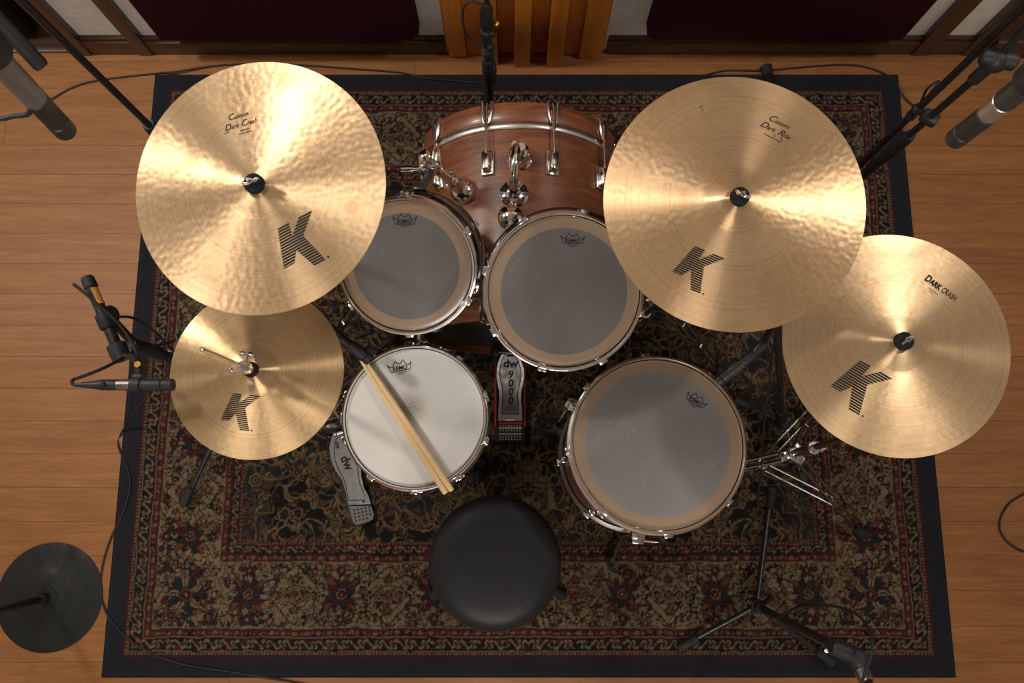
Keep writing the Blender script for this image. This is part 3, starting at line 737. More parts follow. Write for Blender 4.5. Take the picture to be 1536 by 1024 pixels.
# ------------------------------------------------------------------ drums
def hoop_prof(R, s=1, z0=0):
    pr = [(R + .001, -.016), (R + .001, .0095), (R + .0028, .0122), (R + .0058, .0122), (R + .0072, .0102), (R + .0062, .0086), (R + .0038, .0082), (R + .0036, -.0120), (R + .0105, -.0135), (R + .0125, -.0168), (R + .0110, -.0195), (R + .0020, -.0185)]
    return [(r, z0 + s * z) for r, z in pr]
def make_drum(name, label, cat, C, n, R, dep, nl, off, shell_mat, head_mat, inner_head=True, coat_logo=None, band=None, lug_len=.05, group=None, ringw=0.):
    M = frame(C, n); root = empty(name, M, label, cat, group)
    Ro, Ri = R - .002, R - .0095
    m = MB()
    prof = [(Ro, -.010), (Ro - .0025, -.004), (Ri + .0028, -.0016), (Ri, -.006), (Ri, -dep + .006), (Ri + .0028, -dep + .0016), (Ro - .0025, -dep + .004), (Ro, -dep + .010)]
    m.lathe(prof, 96, closed=True, mif=lambda i: 1 if i in (1, 2, 3, 4, 5) else 0)
    m.build('shell', [shell_mat, MAPLE], root, local=True)
    rr = R * (1 - ringw)
    m = MB(); m.lathe([(1e-5, 0), (R * .3, 0), (R * .6, 0), *([(rr - .0005, 0), (rr, 0)] if ringw else []), (Ri - .004, 0), (Ri + .003, -.0003), (R - .0012, -.0015), (R - .0004, -.010)], 96, mif=(lambda i: 1 if i >= 4 else 0) if ringw else None)
    m.build('batter_head', [head_mat, HEADRING] if ringw else head_mat, root, local=True)
    m = MB(); m.lathe([(1e-5, -dep), (R * .6, -dep), (Ri + .001, -dep + .0006), (R - .0005, -dep + .007), (R - .0002, -dep + .012)], 96)
    m.build('bottom_head', HEADR if inner_head else HEADW, root, local=True)
    for s, z0, nm in ((1, 0, 'batter_hoop'), (-1, -dep, 'bottom_hoop')):
        m = MB(); m.lathe(hoop_prof(R, s, z0), 112, closed=True)
        for k in range(nl):
            A = Mx.Rotation(rad(off + 360 * k / nl), 4, 'Z')
            m.box(A @ Mx.Translation((R + .0115, 0, z0 - s * .0125)), .013, .020, .006, .0018)
            m.box(A @ Mx.Translation((R + .0075, 0, z0 - s * .006)), .004, .026, .014, .0015)
        m.build(nm, HOOPC, root, local=True)
    for k in range(nl):
        A = Mx.Rotation(rad(off + 360 * k / nl), 4, 'Z'); zl = -min(dep * .36, .085)
        m = MB(); m.box(A @ Mx.Translation((Ro + .0065, 0, zl)), .015, .019, lug_len, .004)
        m.box(A @ Mx.Translation((Ro + .0015, 0, zl)), .004, .026, lug_len + .008, .0015)
        lug = m.build('lug', CHROME, root, local=True)
        m = MB(); x = R + .0125
        m.cyl((x, 0, -.004), (x, 0, zl), .0026, n=8, M=A); m.cyl((x, 0, -.0095), (x, 0, -.006), .0058, .0050, n=14, M=A); m.cyl((x, 0, -.006), (x, 0, .001), .0034, .0028, n=4, M=A)
        m.build('tension_rod', CHROME, lug, local=True)
        if dep > .17:
            m = MB(); m.box(A @ Mx.Translation((Ro + .0065, 0, -dep - zl)), .015, .019, lug_len, .004); lug = m.build('lug', CHROME, root, local=True)
            m = MB(); m.cyl((x, 0, -dep + .004), (x, 0, -dep - zl), .0026, n=8, M=A); m.cyl((x, 0, -dep + .0095), (x, 0, -dep + .005), .0058, n=14, M=A); m.build('tension_rod', CHROME, lug, local=True)
    if band:
        a0, a1 = band; m = MB()
        m.lathe([(R + .0165, -.030), (R + .0195, -.030), (R + .0195, -.062), (R + .0165, -.062)], 64, a0=rad(a0), a1=rad(a1), closed=True)
        for aa in (a0, (a0 + a1) / 2, a1):
            A = Mx.Rotation(rad(aa), 4, 'Z'); m.box(A @ Mx.Translation((R + .0105, 0, -.032)), .020, .026, .004, .001)
        m.build('mounting_band', SHELLBLK, root, local=True)
    return root, M
flat0 = lambda r: 0.
CR = crown()
T1 = PD(609.5, 400.5, 1.77); T2 = PD(846, 437.5, 1.67); SN = PD(622, 625, 1.97); FT = PD(986.5, 664.5, 1.833)
tom1, M_t1 = make_drum('rack_tom', 'smaller rack tom with clear head, mounted left above the bass drum', 'tom drum', T1, (-.06, -.42, .90), .1524, .19, 6, 30, SHELLBLK, HEADA, band=(-15, 165), ringw=.19)
tom2, M_t2 = make_drum('rack_tom', 'larger rack tom with clear head, mounted on the bass drum under the ride edge', 'tom drum', T2, (.005, -.27, .963), .165, .22, 8, 75, SHELLBLK, HEADA, band=(60, 200), ringw=.165)
snare, M_sn = make_drum('snare_drum', 'snare drum with white coated head carrying two drumsticks', 'snare drum', SN, (0, -.02, 1), .178, .14, 10, 18, WALNUTD, HEADW, inner_head=False, lug_len=.06)
ftom, M_ft = make_drum('floor_tom', 'floor tom with worn clear head standing right of the throne', 'floor tom', FT, (0, .05, 1), .2032, .38, 8, 5, WALNUTD, HEADF, lug_len=.055, ringw=.15)
for root, M, px, py, sc, rot in ((tom1, M_t1, 607, 331, 1.0, 0), (tom2, M_t2, 859, 360, 1.0, -2), (snare, M_sn, 600, 551, 1.0, 11), (ftom, M_ft, 1044, 601, .95, -31)):
    decal('head_logo', root, M, CR, px, py, sc, rot, flat0, INK, .0005)
# felt damper spot on the first tom head is left plain; snare throw-off and strainer
m = MB(); m.box(frame((0, 0, 0), (0, 0, 1)) @ Mx.Rotation(rad(180), 4, 'Z') @ Mx.Translation((.190, 0, -.075)), .022, .034, .07, .005); m.cyl((-.205, 0, -.05), (-.225, .03, -.045), .004, n=10)
m.build('strainer', CHROME, snare, local=True)
# floor tom legs
def ft_leg(az, kick):
    A = Mx.Rotation(rad(az), 4, 'Z'); Wm = M_ft
    hb = Wm.copy(); r0 = .2032
    br = MB(); br.box(A @ Mx.Translation((r0 + .012, 0, -.19)), .028, .036, .05, .005); br.box(A @ Mx.Translation((r0 + .030, .0, -.176)), .014, .030, .012, .003)
    b = br.build('leg_bracket', CHROME, ftom, local=True)
    m = MB(); m.cyl((r0 + .026, .018, -.19), (r0 + .026, .045, -.19), .004, n=8, M=A); m.box(A @ Mx.Translation((r0 + .026, .05, -.19)), .004, .012, .022, .002); m.build('wing_bolt', CHROME, b, local=True)
    zb = -(FT.z - RZ) + .004
    p = [(r0 + .022, 0, -.13), (r0 + .022, 0, -.40), (r0 + .024, 0, -.44), (r0 + .022 + kick, 0, zb + .075), (r0 + .026 + kick, 0, zb + .02)]
    m = MB(); m.tube([A @ V(q) for q in p], .0052, 10); l = m.build('leg', CHROME, ftom, local=True)
    f0 = M_ft @ (A @ V((r0 + .022 + kick, 0, zb + .07))); 
    m = MB(); m.tube([f0 + V((0, 0, .006)), f0, V((f0.x, f0.y, RZ + .03)), V((f0.x, f0.y, RZ + .004)), V((f0.x, f0.y, RZ))], [.009, .0115, .015, .0165, .014], 16); m.build('rubber_foot', RUBBER, l)
ft_leg(-97, .075); ft_leg(25, .05); ft_leg(148, .05)

# ------------------------------------------------------------------ bass drum (axis along Y)
BX, BZ = .022, .304
YF = PY(780, 153, 0).y if False else P(780, 153, BZ + .292).y
YB = .412
root = empty('bass_drum', (BX, (YF + YB) / 2, BZ), 'large brown wood bass drum with silver hoop ring behind the two rack toms', 'bass drum'); bass = root
AX = Mx(((1, 0, 0, BX), (0, 0, 1, 0), (0, -1, 0, BZ), (0, 0, 0, 1)))       # local z -> world +Y
RB = .2794
def bl(prof, n=128, **k): return MB().lathe(prof, n, M=AX, closed=True, **k)
bl([(RB, YB + .035), (RB, YF - .035), (RB - .008, YF - .035), (RB - .008, YB + .035)]).build('shell', WALNUT, bass)
for nm, y0, y1 in (('front_hoop', YF - .056, YF), ('batter_hoop', YB, YB + .05)):
    h = bl([(RB + .001, y0), (RB + .0125, y0), (RB + .0145, y0 + .003), (RB + .0145, y1 - .003), (RB + .0125, y1), (RB + .001, y1)]).build(nm, WALNUT, bass)
ym = YF - .056
bl([(RB + .0005, ym - .017), (RB + .006, ym - .017), (RB + .0085, ym - .013), (RB + .0085, ym - .004), (RB + .006, ym), (RB + .0005, ym)]).build('metal_hoop_ring', STEEL, bass)
ymb = YB + .05
bl([(RB + .0005, ymb), (RB + .006, ymb), (RB + .008, ymb + .005), (RB + .006, ymb + .014), (RB + .0005, ymb + .014)]).build('metal_hoop_ring', STEEL, bass)
m = MB(); m.lathe([(1e-5, YF - .02), (.15, YF - .02), (RB - .004, YF - .022), (RB, YF - .04)], 96, M=AX); m.build('front_head', simple('black_front_head', (.02, .02, .02), .35), bass)
m = MB(); m.lathe([(1e-5, YB + .018), (.15, YB + .018), (RB - .004, YB + .02), (RB, YB + .04)], 96, M=AX); m.build('batter_head', simple('shaded_batter_head', (.035, .03, .028), .5), bass)  # dark head colour stands in for the shade of toms and pedal
for k in range(10):
    th = rad(90 + 18 + 36 * k)
    def bw(r, y, dt=0.): return V((BX + r * math.cos(th) - dt * math.sin(th), y, BZ + r * math.sin(th) + dt * math.cos(th)))
    nrm = V((math.cos(th), 0, math.sin(th))); tan = V((-math.sin(th), 0, math.cos(th)))
    def fr(r, y): 
        c = bw(r, y); return Mx(((tan.x, 0, nrm.x, c.x), (tan.y, 1, nrm.y, c.y), (tan.z, 0, nrm.z, c.z), (0, 0, 0, 1)))
    for sg, yE, yl in ((1, YF, YF - .168), (-1, YB, YB + .15)):
        m = MB(); m.box(fr(RB + .004, yl), .036, .070, .008, .002); m.box(fr(RB + .016, yl), .026, .062, .020, .003, taper=.74)
        lug = m.build('lug', CHROME, bass)
        m = MB(); m.cyl(bw(RB + .021, yl + sg * .02), bw(RB + .021, yE - sg * .010), .0030, n=10); m.cyl(bw(RB + .021, yl + sg * .02), bw(RB + .021, yl + sg * .034), .0048, n=10)
        m.cyl(bw(RB + .021, yE - sg * .075), bw(RB + .021, yE - sg * .012), .0052, n=12)
        m.cyl(bw(RB + .021, yE - sg * .012), bw(RB + .021, yE + sg * .002), .0042, n=4); m.build('tension_rod', CHROME, lug)
        m = MB()
        for q in (-1, 1):
            pts = [bw(RB + .019, yE - sg * .058, q * .006), bw(RB + .019, yE - sg * .046, q * .010), bw(RB + .0185, yE - sg * .02, q * .0135), bw(RB + .017, yE + sg * .002, q * .014), bw(RB + .006, yE + sg * .006, q * .013), bw(RB - .006, yE + sg * .0045, q * .010)]
            m.tube(pts, [.0026, .0044, .0052, .0052, .005, .0042], 8)
        m.box(fr(RB + .0175, yE - sg * .035), .016, .03, .004, .001)
        m.build('claw_hook', HOOPC, bass)
for s in (-1, 1):
    a = V((BX + s * .255, YF - .19, BZ - .10)); b = V((BX + s * .335, YF - .05, RZ + .016))
    m = MB(); m.cyl(a, b, .0065, n=12); m.box(Mx.Translation(a), .04, .05, .04, .008); sp = m.build('spur', CHROME, bass)
    m = MB(); m.tube([b + (a - b).normalized() * .03, b, V((b.x, b.y, RZ))], [.009, .012, .010], 12); m.build('rubber_foot', RUBBER, sp)

# ------------------------------------------------------------------ tom holders on the bass drum
def onshell(px, py): 
    z = BZ + RB
    for _ in range(8):
        p = P(px, py, z); z = BZ + math.sqrt(max(.0, RB ** 2 - (p.x - BX) ** 2))
    return p
b1 = onshell(778, 243); fl = onshell(771, 291)
root = empty('tom_holder', fl, 'bent chrome tom holder on top of the bass drum behind the larger rack tom', 'tom holder')
m = MB(); m.lathe([(1e-5, .012), (.016, .012), (.020, .010), (.036, .006), (.039, .003), (.039, -.004), (1e-5, -.004)], 40, M=Mx.Translation(fl)); 
fp = m.build('base_plate', CHROME, root)
for k in range(6):
    A = rad(30 + 60 * k); c = fl + V((.029 * math.cos(A), .029 * math.sin(A), .0075)); m = MB(); m.cyl(c, c + V((0, 0, .003)), .0034, n=10); m.build('screw', BLACKM, fp)
m = MB(); m.lathe([(.012, .010), (.018, .012), (.020, .02), (.018, .03), (.0145, .032), (.0145, .045)], 28, M=Mx.Translation(fl)); m.build('collar', CHROME, root)
top = P(774, 228, .672)
pts = spline([fl + V((0, 0, .02)), fl + V((0, .001, .055)), V((fl.x, fl.y + .014, .668)), V((fl.x + .001, fl.y + .04, .682)), V(((fl.x + top.x) / 2, (fl.y + top.y) / 2 + .02, .684)), V((top.x, top.y - .006, .682)), V((top.x, top.y + .012, .672)), V((top.x, top.y + .016, .655))], 5)
m = MB(); m.tube(pts, .0118, 18); m.build('bent_tube', CHROME, root)
bc = V((b1.x, b1.y, b1.z))
m = MB(); m.lathe([(1e-5, -.006), (.034, -.006), (.034, .0), (.031, .003), (.030, .030), (.028, .045), (.022, .060), (.012, .066), (1e-5, .067)], 36, M=Mx.Translation(bc + V((.002, .010, 0)))); rc = m.build('receiver', CHROME, root)
m = MB(); m.cyl(bc + V((.006, .010, .060)), bc + V((.006, .010, .078)), .012, n=8); m.cyl(bc + V((-.012, .018, .06)), bc + V((-.012, .018, .083)), .0085, n=14, ch=.002); m.build('clamp_bolt', CHROME, rc)
g = onshell(766, 342); 
m = MB(); m.tube([fl + V((0, -.03, .004)), fl + V((-.001, -.06, .03)), V((g.x, g.y + .01, g.z + .07))], [.006, .007, .008], 12); m.build('support_bar', CHROME, root)
m = MB(); m.ball((0, 0, 0), .034, 28, M=Mx.Translation((g.x, g.y, .668)), sq=(1, 1, .8)); m.cyl((g.x, g.y - .02, .668), (M_t2 @ V((-.11, .14, -.09))), .012, n=16); m.build('ball_socket', CHROME, root)

d0 = onshell(697, 288)
root = empty('tom_holder', d0, 'chrome ball-joint tom clamp left on the bass drum beside the smaller rack tom', 'tom holder')
m = MB(); m.lathe([(1e-5, -.012), (.036, -.012), (.038, 0), (.035, .020), (.025, .034), (.009, .040), (1e-5, .0405)], 32, M=Mx.Translation(d0) @ Mx.Rotation(rad(-18), 4, 'Y')); dm = m.build('ball_socket', CHROME, root)
for k in range(3):
    A = rad(-50 + 50 * k); c = d0 + V((.031 * math.cos(A), .031 * math.sin(A), .006)); m = MB(); m.ball(c, .0042, 10); m.build('screw', BLACKM, dm)
c0 = P(645, 247, .700)
a0, a1 = d0 + V((-.012, .0, .03)), c0 + V((.022, -.014, -.004))
m = MB(); m.cyl(a0, a0.lerp(a1, .5), .018, .0145, n=18); m.cyl(a0.lerp(a1, .3), a0.lerp(a1, .42), .0195, n=18, ch=.002); m.cyl(a0.lerp(a1, .5), a1, .0115, n=16); m.build('arm', CHROME, root)
wb = a0.lerp(a1, .45)
m = MB(); m.cyl(wb, wb + V((.004, .016, .012)), .003, n=8); m.ball(wb + V((.002, .017, .016)), .006, 12); m.ball(wb + V((.010, .020, .010)), .005, 12); m.build('wing_bolt', CHROME, root)
m = MB(); m.box(Mx.Translation(c0) @ Mx.Rotation(rad(10), 4, 'Z'), .056, .050, .056, .014, seg=3); m.ball(c0 + V((-.006, .008, .020)), .024, 18); m.box(Mx.Translation(c0 + V((.022, .012, .016))), .014, .036, .036, .003); m.box(Mx.Translation(c0 + V((.012, .014, .022))), .006, .034, .036, .002); cb_ = m.build('clamp_block', CHROME, root)
m = MB(); m.cyl(c0 + V((-.015, -.012, 0)), c0 + V((-.050, -.013, .0)), .0074, n=14); m.cyl(c0 + V((-.043, -.013, 0)), c0 + V((-.066, -.013, .0)), .0098, n=14, ch=.001); m.cyl(c0 + V((-.066, -.013, 0)), c0 + V((-.073, -.013, 0)), .0088, n=12); m.build('side_rod', CHROME, root)
m = MB(); e = M_t1 @ V((.03, .172, -.046)); m.cyl(c0 + V((0, -.01, -.02)), e, .010, .009, n=14); m.box(Mx.Translation(e), .03, .012, .03, .003); m.build('mount_bracket', BLACKM, root)

# ------------------------------------------------------------------ drumsticks
def stick(tip, butt, label):
    zt = SN.z + .0122 + .0078
    a = P(*tip, zt + .004); b = P(*butt, zt + .002); Ln = (b - a).length
    root = empty('drumstick', frame(b, a - b), label, 'drumstick', 'pair of drumsticks on the snare')
    m = MB(); m.lathe([(1e-5, 0), (.0058, 0), (.0074, .003), (.0076, .01), (.0076, Ln * .70), (.0068, Ln * .82), (.0044, Ln * .955), (.0036, Ln * .968)], 18); m.build('shaft', STICK, root, local=True)
    m = MB(); m.lathe([(.0030, Ln * .966), (.0047, Ln * .975), (.0050, Ln * .985), (.0040, Ln * .996), (1e-5, Ln)], 14); m.build('tip', STICK, root, local=True)
stick((536, 531), (669, 740), 'pale wooden drumstick lying across the snare, the left one of the two')
stick((547.5, 539.5), (678, 736), 'pale wooden drumstick lying across the snare, the right one of the two')

# ------------------------------------------------------------------ throne
TC = PD(742, 846, 1.9556)
root = empty('drum_throne', (TC.x, TC.y, RZ), 'round black drum throne seat in front of the snare and floor tom', 'drum stool'); thr = root
M0 = Mx.Translation((TC.x, TC.y, 0)); Rt = .172; zt = TC.z
m = MB(); m.lathe([(1e-5, zt + .006), (.06, zt + .0056), (.11, zt + .004), (.14, zt), (.158, zt - .008), (.168, zt - .020), (.171, zt - .034), (.170, zt - .070), (.166, zt - .082), (1e-5, zt - .082)], 96, M=M0); m.build('seat_cushion', VINYL, thr)
m = MB(); m.lathe([(Rt - .003 + .0035 * math.cos(a * .7854), zt - .036 + .0035 * math.sin(a * .7854)) for a in range(8)], 96, M=M0, closed=True); m.build('piping', BLACKS, thr)
m = MB(); m.cyl((TC.x, TC.y, zt - .082), (TC.x, TC.y, zt - .094), .09, n=28); m.cyl((TC.x, TC.y, zt - .09), (TC.x, TC.y, .10), .0135, n=18); m.cyl((TC.x, TC.y, .30), (TC.x, TC.y, .10), .0185, n=18); m.build('centre_post', CHROME, thr)
for az in (106, -36, 216):
    d = V((math.cos(rad(az)), math.sin(rad(az)), 0)); o = V((TC.x, TC.y, 0)); Rf = .24
    m = MB()
    for q in (-1, 1):
        s = V((-d.y, d.x, 0)) * q * .010; m.cyl(o + d * .02 + s + V((0, 0, .27)), o + d * (Rf - .005) + s * .6 + V((0, 0, .030)), .0055, n=8)
        m.cyl(o + d * .02 + s + V((0, 0, .11)), o + d * Rf * .55 + s * .8 + V((0, 0, .14)), .004, n=8)
    l = m.build('leg', CHROME, thr)
    f = o + d * Rf; m = MB(); m.tube([f - d * .03 + V((0, 0, .050)), f - d * .01 + V((0, 0, .034)), f + d * .006 + V((0, 0, .022)), V((f.x + d.x * .006, f.y + d.y * .006, RZ))], [.013, .017, .020, .019], 14); m.build('rubber_foot', RUBBER, l)
# ------------------------------------------------------------------ hardware and stands
def leg_pair(root, top, brace, foot, w=.011, r=.0048, mat=CHROME):
    """double-braced leg: two rails side by side, a brace, a rubber foot"""
    top, foot = V(top), V(foot); d = (foot - top); d.z = 0; d.normalize(); s = V((-d.y, d.x, 0))
    m = MB(); e = foot - d * .012 + V((0, 0, .022))
    for q in (-1, 1): m.cyl(top + s * q * w, e + s * q * w * .7, r, n=8)
    for t in (.3, .6, .97): c = top.lerp(e, t); m.cyl(c - s * w, c + s * w, r * .75, n=6)
    l = m.build('leg', mat, root)
    if brace is not None:
        b = V(brace); k = top.lerp(e, .55); m = MB()
        for q in (-1, 1): m.cyl(b + s * q * w, k + s * q * w, r * .85, n=8)
        m.build('brace', mat, l)
    m = MB(); m.tube([foot - d * .034 + V((0, 0, .038)), foot - d * .014 + V((0, 0, .026)), foot + V((0, 0, .014)), foot], [.010, .014, .016, .015], 14); m.build('rubber_foot', RUBBER, l)
def top_hardware(root, M, zf, n):
    """felts and wing nut where the cymbal sits; returns the point below the bell"""
    zt = zf(.006)
    m = MB(); m.lathe([(.0055, zt - .004), (.0155, zt - .004), (.018, zt), (.018, zt + .010), (.0165, zt + .0125), (.005, zt + .0125)], 28, M=M, closed=True); m.build('felt_washer', FELT, root)
    m = MB(); m.lathe([(.0055, zt - .003), (.017, zt - .0045), (.017, zt - .013), (.0055, zt - .013)], 24, M=M, closed=True); m.build('felt_washer', FELT, root)
    m = MB(); m.cyl((0, 0, zt + .012), (0, 0, zt + .024), .0062, .0055, n=14, M=M); m.cyl((0, 0, zt + .02), (0, 0, zt + .034), .0034, n=10, M=M)
    for q in (0, 1):
        A = M @ Mx.Rotation(math.pi * q + n, 4, 'Z'); m.tube([A @ V((.004, 0, zt + .017)), A @ V((.010, .001, zt + .020)), A @ V((.014, .001, zt + .025))], [.0036, .0040, .0026], 8)
    m.build('wing_nut', CHROME, root)
    p0, p1 = M @ V((0, 0, zt + .03)), M @ V((0, 0, zt - .05)); m = MB(); m.cyl(p0, p1, .0031, n=10); m.cyl(M @ V((0, 0, zt - .013)), p1, .006, n=14)
    m.ball(p1, .012, 14); m.build('tilter', CHROME, root)
    return p1
def cymbal_stand(label, M, zf, base, feet, collar, ang=0., joint=None, lean=None):
    base = V(base); root = empty('cymbal_stand', (base.x, base.y, RZ), label, 'cymbal stand')
    p1 = top_hardware(root, M, zf, ang)
    top = V(joint) if joint is not None else V((base.x, base.y, p1.z))
    b = V((base.x, base.y, RZ + .035)); ax = (top - b)
    at = lambda z: b + ax * ((z - b.z) / ax.z)
    zc = collar
    m = MB(); m.cyl(b, at(min(zc + .12, top.z - .02)), .0125, n=18); m.build('base_tube', CHROME, root)
    m = MB(); m.cyl(at(zc + .10), at(zc + .145), .0185, n=18, ch=.003); c = at(zc + .12); m.box(Mx.Translation(c + V((.02, 0, 0))), .022, .022, .026, .004); m.cyl(c + V((.03, 0, 0)), c + V((.03, .0, .028)), .0045, n=8); m.build('height_clamp', CHROME, root)
    m = MB(); m.cyl(at(zc + .12), top, .0095, n=16); m.build('upper_tube', CHROME, root)
    m = MB(); m.cyl(at(zc - .022), at(zc + .022), .0195, n=18, ch=.003); cc = at(zc)
    for f in feet:
        d = V((f[0], f[1], cc.z)) - cc; d.normalize(); m.box(Mx.Translation(cc + d * .022) @ Mx.Rotation(math.atan2(d.y, d.x), 4, 'Z'), .028, .026, .022, .003)
    m.build('leg_collar', CHROME, root)
    m = MB(); m.cyl(at(zc * .35 - .012), at(zc * .35 + .012), .018, n=18, ch=.003); m.build('brace_collar', CHROME, root)
    for f in feet:
        d = V((f[0], f[1], cc.z)) - cc; d.normalize(); leg_pair(root, cc + d * .028, at(zc * .35) + d * .02, V((f[0], f[1], RZ)), mat=DKCHROME)
    if joint is not None:
        m = MB(); m.cyl(top, p1, .0085, n=14); m.build('boom_arm', CHROME, root)
        m = MB(); m.ball(top, .019, 18); m.cyl(top + V((0, -.03, 0)), top + V((0, .03, 0)), .010, n=14, ch=.002); m.build('boom_joint', CHROME, root)
    return root
def ring(o, R, azs): return [(o[0] + R * math.cos(rad(a)), o[1] + R * math.sin(rad(a))) for a in azs]
bc_ = (CL.x + .004, CL.y + .003)
cymbal_stand('chrome stand holding the left crash cymbal above the rack tom', M_cl, z_cl, bc_, ring(bc_, .22, (95, 215, 335)), .30, .2, joint=None if False else V((CL.x, CL.y, CL.z - .06)))
br_ = (RI.x, RI.y); cymbal_stand('chrome stand holding the ride cymbal right of the larger rack tom', M_ri, z_ri, br_, [tuple(P(1083, 562, 0))[:2]] + ring(br_, .27, (91, 211)), .33, 2.6, joint=V((RI.x, RI.y, RI.z - .06)))
bd = P(1124, 700, RZ); jd = P(1338, 634, .86)
cymbal_stand('chrome boom stand with braced legs holding the far right crash cymbal', M_dc, z_dc, (bd.x, bd.y), [tuple(P(1288, 800, 0))[:2]] + ring((bd.x, bd.y), .39, (47, 190)), .34, .5, joint=jd)

# hi-hat stand
hp = V((HH.x, HH.y, 0)); root = empty('hi_hat_stand', (HH.x, HH.y, RZ), 'hi-hat stand with cast footboard pedal left of the snare', 'hi-hat stand'); hst = root
zt = HH.z + z_hh(.006)
def hz(z): return V((HH.x, HH.y, z))
m = MB(); m.cyl(hz(HH.z - .02), hz(1.268), .0037, n=14); m.ball(hz(1.268), .0046, 12); m.build('pull_rod', CHROME, hst)
m = MB(); m.cyl(hz(zt + .012), hz(zt + .052), .0115, n=22, ch=.001); m.cyl(hz(zt + .034), hz(zt + .046), .0135, n=6); m.cyl(hz(zt + .05), hz(zt + .058), .008, n=18); clu = m.build('clutch', CHROME, hst)
m = MB(); c = hz(zt + .04); m.cyl(c, c + V((.004, .022, .004)), .0036, n=8); m.ball(c + V((-.004, .026, .008)), .0072, 12, sq=(1, .7, 1)); m.ball(c + V((.010, .025, .002)), .0080, 12, sq=(1.2, .7, 1)); m.build('wing_bolt', CHROME, clu)
m = MB(); c = hz(zt + .045); m.cyl(c, c + V((-.021, -.006, .0)), .0034, n=8); m.ball(c + V((-.023, -.007, 0)), .0055, 10); m.build('wing_bolt', CHROME, clu)
m = MB(); m.lathe([(.005, zt), (.0145, zt), (.0155, zt + .003), (.0155, zt + .011), (.014, zt + .013), (.005, zt + .013)], 26, M=Mx.Translation(hp), closed=True); m.build('felt_washer', FELT, hst)
zl = HH.z - .006 - z_hh(.006)
m = MB(); m.lathe([(.006, zl - .002), (.02, zl - .004), (.024, zl - .012), (.012, zl - .02), (.006, zl - .02)], 24, M=Mx.Translation(hp), closed=True); m.build('seat_cup', BLACKM, hst)
m = MB(); m.cyl(hz(zl - .02), hz(.42), .0095, n=16); m.build('upper_tube', CHROME, hst)
m = MB(); m.cyl(hz(.50), hz(.07), .0125, n=16); m.cyl(hz(.46), hz(.51), .018, n=16, ch=.003); m.cyl(hz(.27), hz(.31), .019, n=16, ch=.003); m.build('base_tube', CHROME, hst)
for az in (197, 62):
    d = V((math.cos(rad(az)), math.sin(rad(az)), 0)); leg_pair(hst, hz(.29) + d * .022, hz(.10) + d * .016, V((HH.x, HH.y, RZ)) + d * .28)
fbp = [(498, 653), (494, 671), (496, 688), (503, 705), (513, 719), (519, 738), (523, 757), (556, 756), (553, 744), (546, 732), (542, 714), (541, 701), (535, 688), (524, 673), (516, 655), (507, 647)]
hpl = [(523, 759), (529, 781), (534, 787), (545, 785), (559, 779), (561, 771), (556, 758)]
zh = lambda py: .034 + (757 - py) * .00075
def plate_pts(pp, zf): return [P(x, y, zf(y)) for x, y in pp]
def arttop(art, px, py, sc, rot, zf, eps=.0008):
    vs = []; c, q = math.cos(rad(rot)), math.sin(rad(rot))
    for x, y in art.v:
        X, Y = px + (x * c - y * q) * sc, py - (x * q + y * c) * sc; p = P(X, Y, zf(Y)); p.z += eps; vs.append(p)
    return MB().add(vs, art.f)
m = MB(); m.slab(plate_pts(fbp, zh), .006); fb = m.build('footboard', PEDALD, hst)
def inset(pp, k):
    cx = sum(p[0] for p in pp) / len(pp); cy = sum(p[1] for p in pp) / len(pp); return [(cx + (x - cx) * k, cy + (y - cy) * (1 - (1 - k) * .5)) for x, y in pp]
a = Art(); a.add(ribbon2d([(x, -y) for x, y in inset(fbp, .76)], 1.1, True)); vs = [P(x, -y, zh(-y) + .001) for x, y in a.v]; MB().add(vs, a.f).build('border_line', INK, fb, flat=True, norm=False)
a = Art(); a.add(text2d('dw', 11, 0, .25), dx=0, dy=0); a2 = arttop(a, 506, 667, .9, -70, zh); a2.build('lettering', INK, fb, flat=True, norm=False)
a = Art(); a.add(text2d('dw', 22, .0, .6, .9)); arttop(a, 520, 694, .9, -66, zh).build('lettering', INK, fb, flat=True, norm=False)
m = MB(); m.slab(plate_pts(hpl, lambda y: .030), .020); hp_ = m.build('heel_plate', PEDALD, hst)
for j in range(4):
    for i in range(5 - (j == 3)):
        x, y = 531 + i * 5.6 + j * 1.0, 765 + j * 5.2 - i * 1.2; m = MB(); c = P(x, y, .030); m.cyl(c, c + V((0, 0, .0028)), .0034, .002, n=6); m.build('grip_stud', BLACKM, hp_)
m = MB(); c = P(545, 752, .040); m.cyl(c + V((0, 0, -.004)), c + V((0, 0, .002)), .0035, n=8); m.build('hinge_bolt', BLACKM, fb)
bpts = [(484, 640), (510, 634), (560, 762), (556, 782), (533, 790), (526, 782)]
m = MB(); m.slab(plate_pts(bpts, lambda y: .017), .008); m.build('base_plate', BLACKM, hst)
m = MB(); t0 = P(502, 645, .085); m.box(Mx.Translation(t0), .06, .05, .045, .012); m.cyl(t0 + V((-.03, .01, .01)), t0 + V((.03, .022, .01)), .011, n=14); m.ball(t0 + V((-.012, -.02, .02)), .011, 12); m.tube([t0, hz(.14)], .008, 8); m.build('linkage', BLACKM, hst)
m = MB(); t1 = P(503, 651, .118); m.cyl(t1, P(514, 648, .118), .006, n=10); m.ball(t1, .009, 12); m.build('toe_stop', CHROME, hst)

